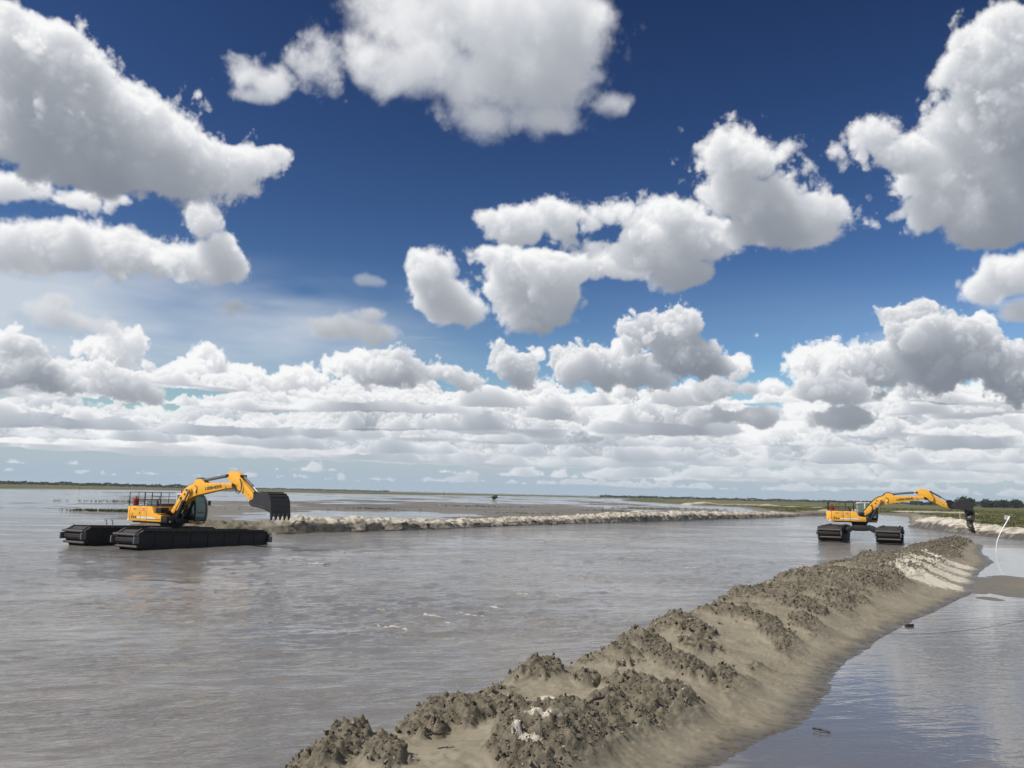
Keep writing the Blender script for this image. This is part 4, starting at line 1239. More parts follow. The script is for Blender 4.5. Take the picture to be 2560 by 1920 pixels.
def excavator(pos, un_off, phi, pitch, zb, zu, a, al, be, ga, label, hooks):
    root = link('amphibious_excavator', None)
    root.location = (pos[0], pos[1], 0)
    root['label'] = label
    root['category'] = 'excavator'
    root['group'] = 'amphibious excavators in the channel'
    U = Matrix.Translation((un_off[0], un_off[1], zb)) @ Matrix.Rotation(phi, 4, 'Z') @ Matrix.Rotation(pitch, 4, 'Y')
    for sy in (-1, 1):
        pontoon(root, U @ Matrix.Translation((0, sy * 2.68, 0)), hooks and sy > 0)
    top = zu - zb
    for sx in (-1, 1):
        def beam(sx=sx):
            mb = MB()
            for sy in (-1, 1):
                prof = [(0.55, top - 0.75), (1.05, top - 1.0), (1.72, 0.95), (1.72, 1.60), (1.45, 1.72), (1.0, top - 0.42), (0.55, top - 0.30)]
                R = Matrix.Translation((sx * 0.95, 0, 0)) @ Matrix.Rotation(math.pi / 2 * sy, 4, 'Z')
                mb.prism(prof, -0.34, 0.34, R)
            mb.box(sx * 0.95 - 0.36, sx * 0.95 + 0.36, -0.7, 0.7, top - 0.9, top - 0.36)
            return mb.mesh('crossbeam', 0.06)
        sub('crossbeam', beam(), M_BLK, root, U)
    Mu = Matrix.Translation((0, 0, zu)) @ Matrix.Rotation(a, 4, 'Z')
    sub('turret', cached('turret', lambda: MB().cyl((0, 0, -1.0), (0, 0, -0.18), 0.62, 0.78, 28).cyl((0, 0, -0.18), (0, 0, -0.02), 0.86, n=32).mesh('turret', 0.02)), M_BLK, root, Mu)
    # ---- upper structure
    sub('revolving_frame', cached('frame', lambda: MB().box(-2.6, 0.55, -1.30, 1.30, -0.10, 0.02).box(0.5, 1.25, -0.62, 0.45, -0.06, 0.22).box(0.3, 1.78, 0.35, 1.40, -0.08, 0.0)
        .prism([(-0.2, 0.0), (0.55, 0.0), (0.55, 0.55), (0.32, 0.80), (0.05, 0.75), (-0.2, 0.3)], -0.52, -0.42).prism([(-0.2, 0.0), (0.55, 0.0), (0.55, 0.55), (0.32, 0.80), (0.05, 0.75), (-0.2, 0.3)], 0.22, 0.32).mesh('revolving_frame', 0.015)), M_BLK, root, Mu)
    cw = [(-2.80, -1.42), (-2.80, 1.42)] + [(-2.85 - 0.42 * math.sin(t), 1.02 + 0.40 * math.cos(t)) for t in np.linspace(0, math.pi / 2, 7)] + [(-2.85 - 0.42 * math.cos(t), -1.02 - 0.40 * math.sin(t)) for t in np.linspace(0, math.pi / 2, 7)]
    cwo = sub('counterweight', cached('counterweight', lambda: MB().plan(cw, 0.0, 1.02).mesh('counterweight', 0.05)), M_YEL, root, Mu)
    sub('hazard_corner', cached('hazard', lambda: MB().plan([(x * 1.003, y * 1.004) for x, y in cw[9:]][:7] + [(x * 0.99, y * 0.985) for x, y in cw[9:]][:7][::-1], 0.02, 0.17).mesh('hazard_corner')), material_hazard(), cwo)
    for i, prof in enumerate(([(-2.78, 0.02), (-1.62, 0.02), (-1.62, 1.05), (-2.78, 1.05)], [(-1.60, 0.02), (-0.97, 0.02), (-0.97, 1.06), (-1.60, 1.06)],
                              [(-0.95, 0.02), (0.58, 0.02), (0.56, 0.46), (-0.18, 0.57), (-0.42, 1.02), (-0.55, 1.06), (-0.95, 1.06)])):
        sp = sub('side_panel', cached(('panel', i), lambda prof=prof: MB().prism(prof, -1.41, -0.62).mesh('side_panel', 0.03)), M_YEL, root, Mu)
        if i == 0:
            sub('stripe', cached('st0', lambda: MB().prism([(-1.98, 0.20), (-1.64, 0.20), (-1.64, 0.33), (-1.98, 0.33)], -1.4135, -1.41).mesh('stripe')), M_WHT, sp)
            sub('lettering', cached('934', lambda: text_mesh('934', 0.21, 0.62, 0.03)), M_INK, sp, Matrix.Translation((-2.66, -1.4145, 0.17)))
            sub('maker_plate', cached('plate', lambda: MB().prism([(-2.42, 0.80), (-2.08, 0.80), (-2.08, 0.87), (-2.42, 0.87)], -1.4145, -1.41).mesh('maker_plate')), M_GRY, sp)
            sub('warning_triangle', cached('tri', lambda: MB().prism([(-2.56, 0.43), (-2.42, 0.43), (-2.49, 0.58)], -1.4145, -1.41).mesh('warning_triangle')), M_INK, sp)
            sub('door_latch', cached('latch', lambda: MB().prism([(-1.75, 0.52), (-1.69, 0.52), (-1.69, 0.63), (-1.75, 0.63)], -1.425, -1.41).mesh('door_latch')), M_INK, sp)
        elif i == 1:
            sub('stripe', cached('st1', lambda: MB().prism([(-1.58, 0.20), (-0.99, 0.20), (-0.99, 0.33), (-1.58, 0.33)], -1.4135, -1.41).mesh('stripe')), M_WHT, sp)
            rs = sub('sign_plate', cached('sign', lambda: MB().prism([(-1.53, 0.74), (-1.15, 0.74), (-1.15, 0.90), (-1.53, 0.90)], -1.415, -1.41).mesh('sign_plate')), M_SIGN, sp)
        else:
            sub('stripe', cached('st2', lambda: MB().prism([(-0.93, 0.20), (0.05, 0.20), (-0.10, 0.26), (-0.42, 0.33), (-0.93, 0.33)], -1.4135, -1.41).mesh('stripe')), M_WHT, sp)
            sub('stripe', cached('st3', lambda: MB().prism([(-0.93, 0.155), (0.50, 0.155), (0.50, 0.19), (-0.93, 0.19)], -1.4135, -1.41).mesh('stripe')), M_INK, sp)
    sub('engine_hood', cached('hood', lambda: MB().box(-2.79, -0.45, -0.61, 1.40, 0.02, 1.04).mesh('engine_hood', 0.05)), M_YEL, root, Mu)
    sub('deck', cached('deck', lambda: MB().box(-2.95, -0.50, -1.36, 1.36, 1.055, 1.085).box(-2.3, -0.75, -0.45, 0.95, 1.085, 1.24).mesh('deck', 0.015)), M_GRY, root, Mu)
    sub('exhaust_pipe', cached('exhaust', lambda: MB().cyl((-1.0, -0.55, 1.08), (-1.0, -0.55, 1.40), 0.06).cyl((-1.0, -0.55, 1.40), (-1.12, -0.55, 1.50), 0.055).mesh('exhaust_pipe', 0.005)), M_BLK, root, Mu)
    sub('step_box', cached('stepbox', lambda: MB().box(0.60, 1.12, -1.35, -0.55, -0.02, 0.34).box(0.62, 0.95, -1.30, -0.62, 0.34, 0.42).box(-0.12, 0.42, -1.34, -0.66, 0.62, 0.98).mesh('step_box', 0.03)), M_BLK, root, Mu)
    sub('platform_lamp', cached('plamp', lambda: MB().cyl((1.12, -1.1, 0.05), (1.18, -1.1, 0.05), 0.07, n=12).mesh('platform_lamp')), M_LAMP, root, Mu)
    sub('sill_lamp', cached('slamp', lambda: MB().box(1.72, 1.80, 0.95, 1.15, -0.02, 0.08).mesh('sill_lamp', 0.01)), M_LAMP, root, Mu)
    sub('cab_sill', cached('sill', lambda: MB().box(0.45, 1.78, 0.36, 1.41, -0.04, 0.13).mesh('cab_sill', 0.02)), M_YEL, root, Mu)
    # handrails round the deck
    def rail(path, mid, posts):
        mb = MB()
        mb.tube(path, 0.024)
        mb.tube(mid, 0.018)
        for (x, y) in posts:
            mb.tube([(x, y, 1.06), (x, y, 2.0)], 0.022)
        return mb.mesh('handrail')
    def loop(pts):
        c = [(pts[0][0], pts[0][1], 1.06)] + [(x, y, 2.02) for x, y in pts] + [(pts[-1][0], pts[-1][1], 1.06)]
        return c
    near = [(-3.05, -1.33), (-2.0, -1.33), (-0.62, -1.33)]
    sub('handrail', cached('railR', lambda: rail(loop(near), [(x, y, 1.52) for x, y in near], [(-2.05, -1.33), (-1.4, -1.33)])), M_BLK, root, Mu)
    backr = [(-3.08, -1.28), (-3.08, 0.0), (-3.08, 1.30)]
    sub('handrail', cached('railB', lambda: rail(loop(backr), [(x, y, 1.52) for x, y in backr], [(-3.08, 0.0)])), M_BLK, root, Mu)
    farr = [(-3.05, 1.33), (-1.6, 1.33), (-0.50, 1.33)]
    sub('handrail', cached('railL', lambda: rail(loop(farr), [(x, y, 1.52) for x, y in farr], [(-2.2, 1.33), (-1.3, 1.33)])), M_BLK, root, Mu)
    gate = [(-0.62, -1.30), (-0.62, -0.62)]
    sub('handrail', cached('railG', lambda: rail(loop(gate), [(x, y, 1.52) for x, y in gate], [])), M_BLK, root, Mu)
    step_r = [(0.10, -1.34), (0.62, -1.34)]
    sub('handrail', cached('railS', lambda: MB().tube([(0.15, -1.34, 0.5), (0.15, -1.34, 1.62), (0.22, -1.34, 1.74), (-0.45, -1.34, 1.78), (-0.58, -1.34, 1.70), (-0.58, -1.34, 1.06)], 0.022).mesh('handrail')), M_BLK, root, Mu)
    # ---- cab
    cabp = [(-0.18, 0.10), (-0.18, 1.86), (-0.10, 1.95), (1.20, 1.97), (1.48, 1.86), (1.66, 1.62), (1.80, 1.25), (1.86, 0.90), (1.86, 0.55), (1.78, 0.10)]
    def cab_shell():
        mb = MB()
        for y in (0.40, 1.38):
            mb.tube([(x, y, z) for x, z in [(-0.16, 0.12), (-0.16, 1.86), (-0.08, 1.93), (0.62, 1.95)]], 0.05)
            mb.box(-0.20, 0.62, y - 0.03, y + 0.03, 0.12, 0.62)
            mb.box(0.56, 0.66, y - 0.035, y + 0.035, 0.12, 1.93)
        mb.box(-0.20, -0.14, 0.40, 1.38, 0.12, 0.85)
        mb.box(-0.20, 1.30, 0.36, 1.42, 1.93, 2.0)
        return mb.mesh('cab', 0.02)
    cab = sub('cab', cached('cab', cab_shell), M_WHT, root, Mu)
    def cab_front():
        mb = MB()
        for y in (0.41, 1.37):
            mb.tube([(x, y, z) for x, z in cabp[3:]], 0.05)
            mb.prism([(0.62, 0.12), (1.76, 0.12), (1.82, 0.42), (0.62, 0.42)], y - 0.02, y + 0.02)
            mb.tube([(0.62, y, 0.86), (1.84, y, 0.86)], 0.025)
        for q in (cabp[3], cabp[4], cabp[9]):
            mb.tube([(q[0], 0.41, q[1]), (q[0], 1.37, q[1])], 0.045)
        mb.tube([(1.85, 0.41, 0.72), (1.85, 1.37, 0.72)], 0.03)
        mb.box(0.0, 1.72, 0.44, 1.34, 0.12, 0.16)
        mb.box(0.15, 0.62, 0.62, 1.14, 0.16, 0.62)
        mb.prism([(0.12, 0.6), (0.30, 0.6), (0.20, 1.35), (0.05, 1.35)], 0.64, 1.12)
        mb.box(0.95, 1.35, 0.47, 0.60, 0.16, 0.80)
        return mb.mesh('cab_frame', 0.01, 1)
    sub('cab_frame', cached('cabf', cab_front), M_BLK, cab)
    sub('side_window', cached('gw', lambda: MB().prism([(0.66, 0.45), (1.80, 0.45), (1.80, 1.25), (1.66, 1.60), (1.46, 1.84), (1.20, 1.92), (0.66, 1.92)], 0.400, 0.408).mesh('side_window')), M_GLASS, cab)
    sub('side_window', cached('gw2', lambda: MB().prism([(0.66, 0.45), (1.80, 0.45), (1.80, 1.25), (1.66, 1.60), (1.46, 1.84), (1.20, 1.92), (0.66, 1.92)], 1.372, 1.380).mesh('side_window')), M_GLASS, cab)
    sub('side_window', cached('gw3', lambda: MB().prism([(-0.11, 0.66), (0.55, 0.66), (0.55, 1.90), (-0.11, 1.88)], 0.400, 0.408).mesh('side_window')), M_GLASS, cab)
    sub('rear_window', cached('gwr', lambda: MB().box(-0.168, -0.160, 0.46, 1.32, 0.88, 1.86).mesh('rear_window')), M_GLASS, cab)
    def wscreen():
        pr = cabp[3:]
        return MB().prism(pr + [(x - 0.008, z - 0.003) for x, z in pr[::-1]], 0.46, 1.32).mesh('windscreen')
    sub('windscreen', cached('ws', wscreen), M_GLASS, cab)
    sub('front_guard_rail', cached('fgr', lambda: MB().tube([(x + 0.09, 1.40, z) for x, z in cabp[4:]], 0.018).mesh('front_guard_rail')), M_BLK, cab)
    sub('mirror', cached('mir', lambda: MB().tube([(1.62, 1.40, 1.55), (1.95, 1.52, 1.50), (1.97, 1.52, 1.40)], 0.018).box(1.93, 1.98, 1.40, 1.62, 1.20, 1.52).mesh('mirror', 0.008, 1)), M_BLK, cab)
    bc = sub('beacon', cached('beac', lambda: MB().cyl((0.02, 0.62, 2.0), (0.02, 0.62, 2.08), 0.075, n=12).cyl((0.02, 0.62, 2.08), (0.02, 0.62, 2.24), 0.07, 0.06, 12).mesh('beacon', 0.01)), M_BEAC, cab)
    sub('antenna_box', cached('ant', lambda: MB().box(0.42, 0.58, 0.70, 0.86, 2.0, 2.16).mesh('antenna_box', 0.01)), M_BLK, cab)
    # ---- boom
    MBm = Mu @ Matrix.Translation(FOOT) @ Matrix.Rotation(-al, 4, 'Y')
    def tp(x, z): return 1.0
    boom = sub('boom', cached('boom', lambda: MB().prism(BOOM, -0.27, 0.27).mesh('boom', 0.025)), M_YEL, root, MBm)
    def bosses():
        mb = MB()
        mb.cyl((BOSS[0], -0.42, BOSS[1]), (BOSS[0], 0.42, BOSS[1]), 0.21, n=20)
        mb.cyl((0, -0.34, 0), (0, 0.34, 0), 0.17, n=18)
        return mb.mesh('pin_boss', 0.02)
    sub('pin_boss', cached('boss', bosses), M_YEL, boom)
    lx, lz = fr([(1145, 250)], (715, 430), 14.6)[0]
    sub('lettering', cached('brand', lambda: text_mesh('LIEBHERR', 0.215, 1.66, 0.035)), M_INK, boom, Matrix.Translation((lx, -0.2745, lz)) @ Matrix.Rotation(math.radians(11.8), 4, 'Y'))
    tx, tz = fr([(1395, 238)], (715, 430), 14.6)[0]
    sub('warning_triangle', cached('tri2', lambda: MB().prism([(tx - .1, tz - .06), (tx + .1, tz - .1), (tx + .03, tz + .1)], -0.2735, -0.27).mesh('warning_triangle')), M_GRY, boom)
    def hoses():
        mb = MB()
        for k, dz in enumerate((0.0, 0.09)):
            mb.tube([Vector((x, -0.14 + 0.22 * k, z + 0.05 + dz * 0.3)) for x, z in [(p[0], p[1]) for p in curve2([BOOM[28], BOOM[26], BOOM[24], BOOM[22], BOOM[20], BOOM[18], BOOM[16]])]], 0.035)
        px, pz = fr([(1015, 200)], (715, 430), 14.6)[0]
        qx, qz = fr([(1042, 285)], (715, 430), 14.6)[0]
        mb.tube(curve_pts([(px, -0.30, pz), (px + 0.2, -0.31, pz - 0.2), ((px + qx) / 2 + 0.1, -0.31, (pz + qz) / 2), (qx, -0.30, qz + 0.05)], 4), 0.02)
        for (u, v) in ((905, 235), (885, 270), (830, 300)):
            hx, hz = fr([(u, v)], (715, 430), 14.6)[0]
            mb.box(hx - 0.05, hx + 0.05, -0.30, -0.27, hz - 0.06, hz + 0.05)
        return mb.mesh('boom_hose')
    sub('boom_hose', cached('bhose', hoses), M_BLK, boom)
    hx, hz = fr([(1028, 250)], (715, 430), 14.6)[0]
    sub('work_lamp', cached('wl', lambda: MB().box(hx - 0.05, hx + 0.07, -0.40, -0.27, hz - 0.06, hz + 0.07).mesh('work_lamp', 0.015)), M_LAMP, boom)
    # ---- arm
    tipv = FOOT + Vector((math.cos(al) * BOOM_L, 0, math.sin(al) * BOOM_L))
    MAr = Mu @ Matrix.Translation(tipv) @ Matrix.Rotation(-be, 4, 'Y')
    arm = sub('arm', cached('arm', lambda: MB().prism(ARM, -0.20, 0.20).mesh('arm', 0.022)), M_YEL, root, MAr)
    def armpins():
        mb = MB()
        mb.cyl((0, -0.34, 0), (0, 0.34, 0), 0.13, n=16).cyl((0, -0.36, 0), (0, 0.36, 0), 0.07, n=12)
        mb.cyl((ARMCYL1[0], -0.235, ARMCYL1[1]), (ARMCYL1[0], 0.235, ARMCYL1[1]), 0.09, n=14)
        mb.cyl((BKCYL0[0], -0.235, BKCYL0[1]), (BKCYL0[0], 0.235, BKCYL0[1]), 0.085, n=14)
        mb.cyl((ARM_L, -0.26, 0), (ARM_L, 0.26, 0), 0.09, n=14)
        for q in ((1480, 195), (1640, 262), (1670, 280), (1705, 300)):
            x, z = fr([q], (1490, 225), -19.6, 0.0079)[0]
            mb.cyl((x, -0.215, z), (x, -0.18, z), 0.028, n=8)
        return mb.mesh('pin')
    sub('pin', cached('apin', armpins), M_INK, arm)
    def ahose():
        mb = MB()
        for k, dd in enumerate((0.0, 0.11)):
            pts = fr([(1470, 205), (1505, 225 + 60 * dd), (1540, 262 + 110 * dd), (1575, 268 + 120 * dd), (1592, 240 + 60 * dd), (1585, 200), (1560, 160)], (1490, 225), -19.6, 0.0079)
            mb.tube(curve_pts([(x, -0.30 - 0.03 * k, z) for x, z in pts], 4), 0.026)
        return mb.mesh('arm_hose')
    sub('arm_hose', cached('ahose', ahose), M_BLK, arm)
    # ---- bucket and linkage
    bpv = tipv + Vector((math.cos(be) * ARM_L, 0, math.sin(be) * ARM_L))
    MBk = Mu @ Matrix.Translation(bpv) @ Matrix.Rotation(-ga, 4, 'Y')
    HW = 0.86
    def shell():
        mb = MB()
        inn = [(x * 0.955 - 0.01, z * 0.955 - 0.035) for x, z in SHELL]
        mb.prism(SHELL + inn[::-1], -HW, HW)
        side = SHELL + LIPS
        for y in (-HW, HW):
            s_ = 1 if y > 0 else -1
            mb.prism(side, y - s_ * 0.05, y + s_ * 0.002)
        return mb.mesh('bucket', 0.012, 1)
    bk = sub('bucket', cached('bucket', shell), M_BUCK, root, MBk)
    for i in range(1, len(SHELL) - 1):
        (x0, z0), (x1, z1) = SHELL[i - 1], SHELL[i + 1]
        ang = math.atan2(z1 - z0, x1 - x0)
        sub('wear_rib', cached(('rib', i), lambda i=i, ang=ang: MB().box(-0.055, 0.055, -HW * 0.97, HW * 0.97, -0.01, 0.035, Matrix.Translation((SHELL[i][0], 0, SHELL[i][1])) @ Matrix.Rotation(-ang, 4, 'Y')).mesh('wear_rib', 0.012, 1)), M_BUCK, bk)
    def sidecut():
        mb = MB()
        for s_ in (-1, 1):
            prof = [(x, z) for x, z in LIPS[:5]]
            prof = prof + [(x - 0.02, z + 0.16) for x, z in prof[::-1]]
            mb.prism(prof, s_ * HW + (0.0 if s_ > 0 else -0.03), s_ * HW + (0.03 if s_ > 0 else 0.0))
        return mb.mesh('side_cutter', 0.008, 1)
    sub('side_cutter', cached('sidecut', sidecut), M_BUCK, bk)
    ex, ez = SHELL[-1]
    sub('cutting_edge', cached('edge', lambda: MB().prism([(ex - 0.09, ez + 0.10), (ex + 0.02, ez + 0.10), (ex + 0.03, ez - 0.16), (ex - 0.02, ez - 0.16)], -HW - 0.01, HW + 0.01).mesh('cutting_edge', 0.012, 1)), M_BUCK, bk)
    tooth = cached('tooth', lambda: MB().prism([(-0.09, 0.12), (0.08, 0.12), (0.075, -0.08), (0.03, -0.27), (0.0, -0.27), (-0.055, -0.08)], -0.075, 0.075, taper=lambda x, z: 1.0 if z > -0.2 else 0.75).mesh('tooth', 0.015, 1))
    for k in range(5):
        t_ = sub('tooth', tooth, M_BUCK, bk, Matrix.Translation((ex - 0.005, -HW + 0.08 + k * (2 * HW - 0.16) / 4, ez - 0.16)))
        if k < 4:
            sub('lip_guard', cached('guard', lambda: MB().box(-0.06, 0.045, -0.09, 0.09, -0.06, 0.12).mesh('lip_guard', 0.015, 1)), M_SAND, bk, Matrix.Translation((ex - 0.005, -HW + 0.08 + (k + 0.5) * (2 * HW - 0.16) / 4, ez - 0.12)))
    def coupler():
        mb = MB()
        for y in (-0.30, 0.30):
            s_ = 0.03
            mb.prism(fr([(1768, 352), (1752, 320), (1750, 268), (1770, 248), (1800, 252), (1830, 272), (1850, 285), (1835, 320), (1800, 352)], (1790, 335), 0, 0.0080), y - s_, y + s_)
        for q in ((1760, 262), (1835, 285), (1790, 338)):
            x, z = fr([q], (1790, 335), 0, 0.0080)[0]
            mb.cyl((x, -0.36, z), (x, 0.36, z), 0.075, n=14)
        mb.box(-0.18, 0.28, -0.26, 0.26, 0.10, 0.50)
        return mb.mesh('quick_coupler', 0.015, 1)
    sub('quick_coupler', cached('coupler', coupler), M_BLK, root, MBk)
    # ---- cylinders, worked out in the upper structure's own frame
    iu = Mu.inverted()
    def at(M, x, z, y=0.0): return iu @ (M @ Vector((x, y, z)))
    for y in (-0.40, 0.40):
        hyd(root, 'boom_cylinder', (0.98, y - 0.1, 0.12), at(MBm, BOSS[0], BOSS[1], y), 0.115, 0.66, Mu)
    hyd(root, 'arm_cylinder', at(MBm, *ARMCYL0), at(MAr, *ARMCYL1), 0.10, 0.88, Mu, 1.1)
    hyd(root, 'bucket_cylinder', at(MAr, *BKCYL0), at(MAr, *BKCYL1), 0.085, 0.62, Mu, 1.1)
    def chose():
        mb = MB()
        for k in range(5):
            y = -0.62 + 0.16 * k
            mb.tube(curve_pts([(0.75 + 0.05 * k, y, 0.25), (1.0, y - 0.03, 0.62), (1.15 + 0.05 * k, y, 1.05), (1.28, y * 0.7, 1.55), (1.2, y * 0.5, 1.95)], 4), 0.03)
        return mb.mesh('boom_foot_hose')
    sub('boom_foot_hose', cached('fhose', chose), M_BLK, root, Mu)
    return root, Mu, MBk

def curve2(pts):
    return [(v.x, v.z) for v in curve_pts([(x, 0, z) for x, z in pts], 3)]

def material_hazard():
    if 'hazard_mat' not in PART:
        def f(b, p):
            x, y, z = b.sep(obco(b))
            s = b.m('GREATER_THAN', b.m('FRACT', b.add(b.mul(y, 3.2), b.mul(z, 3.2))), 0.45)
            b.put(p.inputs['Base Color'], b.mix(s, (0.45, 0.03, 0.02), (0.75, 0.74, 0.70)))
        PART['hazard_mat'] = material('hazard_stripes', f)
    return PART['hazard_mat']

def m_sign(b, p):
    x, y, z = b.sep(obco(b))
    inner = b.mul(b.m('LESS_THAN', b.m('ABSOLUTE', b.sub(z, 0.82)), 0.045), b.m('GREATER_THAN', b.noise(b.v('MULTIPLY', obco(b), (26, 1, 9)), 1.0, 1, 0.5), 0.47))
    b.put(p.inputs['Base Color'], b.mix(inner, (0.60, 0.05, 0.05), (0.75, 0.66, 0.62)))
M_SIGN = material('red_sign', m_sign)

R = math.radians
exc_l, MUL, MKL = excavator((-23.9, 61.3), (0.4, -1.0), R(59.5), R(1.6), -0.78, 1.52, R(-30), R(18.6), R(-25.5), R(-6), 'yellow amphibious excavator on black pontoons at left, bucket hanging over open water', True)
exc_r, MUR, MKR = excavator((37.1, 91.2), (-0.4, -1.6), R(64), R(0), -0.36, 1.98, R(-18), R(18), R(-19.2), R(0), 'yellow amphibious excavator at right dropping mud from its bucket onto the near bank', False)

def canister(exc, Mu, label):
    r = link('gas_canister', None)
    r.location = exc.location + (Mu @ Vector((-2.72, -1.02, 1.09)))
    r['label'] = label
    r['category'] = 'canister'
    r['group'] = 'red canisters on the excavator decks'
    sub('body', cached('canb', lambda: MB().cyl((0, 0, 0), (0, 0, 0.04), 0.17, 0.20, 20).cyl((0, 0, 0.04), (0, 0, 0.42), 0.20, n=20).cyl((0, 0, 0.42), (0, 0, 0.55), 0.20, 0.08, 20).mesh('body', 0.008, 1)), M_RED, r)
    sub('valve', cached('canv', lambda: MB().cyl((0, 0, 0.55), (0, 0, 0.66), 0.035, n=10).box(-0.09, 0.09, -0.02, 0.02, 0.64, 0.68).mesh('valve', 0.005, 1)), M_RED, r)
    sub('strap', cached('cans', lambda: MB().cyl((0, 0, 0.22), (0, 0, 0.26), 0.206, n=20).mesh('strap')), M_INK, r)
canister(exc_l, MUL, 'red gas canister on the rear deck of the left excavator')
canister(exc_r, MUR, 'red gas canister on the rear deck of the right excavator')

# ------------------------------------------------------------------ plants
def m_leaf(b, p, c0, c1, sc):
    n = b.noise(obco(b), sc, 4, 0.6)
    b.put(p.inputs['Base Color'], b.mix(b.step(n, 0.35, 0.65), c0, c1))
    b.put(p.inputs['Roughness'], 0.7)
    b.put(p.inputs['Specular IOR Level'], 0.2)
M_LEAF = material('tree_foliage', lambda b, p: m_leaf(b, p, (0.012, 0.024, 0.012), (0.035, 0.055, 0.022), 0.5))
M_FARLEAF = material('far_foliage', lambda b, p: m_leaf(b, p, (0.012, 0.022, 0.014), (0.030, 0.046, 0.024), 0.05))
M_BARK = material('bark', lambda b, p: m_leaf(b, p, (0.05, 0.04, 0.03), (0.10, 0.085, 0.065), 2.0))
M_GRASS = material('grass', lambda b, p: m_leaf(b, p, (0.042, 0.058, 0.014), (0.110, 0.105, 0.036), 0.12))
M_MARSH = material('marsh_grass', lambda b, p: m_leaf(b, p, (0.060, 0.072, 0.022), (0.120, 0.110, 0.050), 0.6))

def leaf_quads(cen, size, rng):
    """one randomly turned leaf-clump quad per centre"""
    n = len(cen)
    u = rng.normal(size=(n, 3)); u /= np.linalg.norm(u, axis=1, keepdims=True)
    v = np.cross(u, rng.normal(size=(n, 3))); v /= np.linalg.norm(v, axis=1, keepdims=True)
    s = (size * rng.uniform(0.6, 1.3, n))[:, None]
    V = np.stack([cen - u * s - v * s * 0.6, cen + u * s * 0.7 - v * s, cen + u * s + v * s * 0.7, cen - u * s * 0.6 + v * s], 1)
    return V.reshape(-1, 3), np.arange(4 * n).reshape(n, 4)

def make_tree(h, w, seed):
    rng = np.random.default_rng(seed)
    root = link('broadleaf_tree', None)
    mb = MB()
    top = Vector((rng.normal(0, 0.3), rng.normal(0, 0.3), h * 0.62))
    mb.cyl((0, 0, -0.5), top * 0.5, 0.035 * h, 0.026 * h, 8)
    mb.cyl(top * 0.5, top, 0.026 * h, 0.012 * h, 8)
    limbs = []
    for k in range(6):
        a = k * 1.05 + rng.uniform(0, 0.6)
        s = top * rng.uniform(0.4, 0.8)
        e = s + Vector((math.cos(a) * w * 0.33, math.sin(a) * w * 0.33, h * rng.uniform(0.12, 0.26)))
        mb.cyl(s, e, 0.014 * h, 0.005 * h, 6)
        limbs.append(e)
    sub('trunk', mb.mesh('trunk'), M_BARK, root)
    cen = []
    for e in limbs + [top, top + Vector((0, 0, h * 0.15))]:
        m = 70
        c = np.array(e)[None] + rng.normal(size=(m, 3)) * np.array([w * 0.16, w * 0.16, h * 0.085])
        cen.append(c)
    for k in range(5):
        c = np.array([rng.normal(0, w * 0.2), rng.normal(0, w * 0.2), h * rng.uniform(0.40, 0.75)])
        cen.append(c[None] + rng.normal(size=(50, 3)) * np.array([w * 0.12, w * 0.12, h * 0.07]))
    # undergrowth closing the edge of the wood
    cen.append(np.stack([rng.uniform(-w * 0.5, w * 0.5, 90), rng.uniform(-w * 0.4, w * 0.4, 90), np.abs(rng.normal(0, h * 0.20, 90))], 1))
    V, Q = leaf_quads(np.concatenate(cen), 0.055 * h, rng)
    sub('crown', poly_mesh('crown', V, Q, None, False), M_LEAF, root)
    return root

def copy_thing(o, parent=None):
    c = o.copy()
    COL.objects.link(c)
    c.parent = parent
    for ch in o.children:
        copy_thing(ch, c)
    return c

protos = [make_tree(12, 10, 1), make_tree(14, 12, 2), make_tree(10.5, 11, 3), make_tree(12.5, 13, 4)]
rng = np.random.default_rng(12)
used = set()
for k in range(30):
    t = k / 29
    p = protos[k % 4] if k < 4 else copy_thing(protos[int(rng.integers(4))])
    y = 1230 + rng.uniform(-50, 50)
    p.location = (645 + t * 215 + rng.uniform(-2, 2), y, 0.3)
    p.rotation_euler = (0, 0, rng.uniform(0, 6.28))
    s = 1.3 * rng.uniform(0.62, 1.05) * (0.8 + 0.35 * (k % 5 in (1, 4)))
    p.scale = (s, s, s)
    p['label'] = 'dark broadleaf tree in the wood on the horizon at far right'
    p['category'] = 'tree'
    p['group'] = 'trees of the wood at far right'

def woodland(az0, az1, dist, h0, n, seed, gap=0.0):
    r = np.random.default_rng(seed)
    a = np.radians(r.uniform(az0, az1, n))
    top = h0 * np.clip(0.72 + 0.6 * fbm(np.degrees(a) * 1.3, 0 * a, 4, seed) + 0.35 * fbm(np.degrees(a) * 9, 0 * a, 3, seed + 1), 0.08, None)
    if gap:
        top = top * sstep(fbm(np.degrees(a) * 0.5, 0 * a + 2, 3, seed + 2), -gap, gap * 0.4)
    z = top * r.uniform(0, 1, n) ** 0.6
    d = dist * (1 + 0.03 * r.normal(size=n))
    V, Q = leaf_quads(np.stack([d * np.sin(a), d * np.cos(a), z + 0.3], 1), h0 * 0.14, r)
    return V, Q
wv, wq, n0 = [], [], 0
for args in ((-40, -17.5, 2300, 9.5, 9000, 21), (-20, -8, 3600, 9.0, 4000, 22), (6.0, 27, 2700, 9.0, 8000, 24), (25, 40, 2000, 11.0, 6000, 25), (-9, 8, 6500, 9.0, 2500, 23)):
    V, Q = woodland(*args)
    wv.append(V); wq.append(Q + n0); n0 += len(V)
wo = link('distant_woodland', poly_mesh('distant_woodland', np.concatenate(wv), np.concatenate(wq), None, False), M_FARLEAF)
wo['kind'] = 'stuff'
wo['label'] = 'thin dark line of far-off woods along the horizon'
wo['category'] = 'woodland'

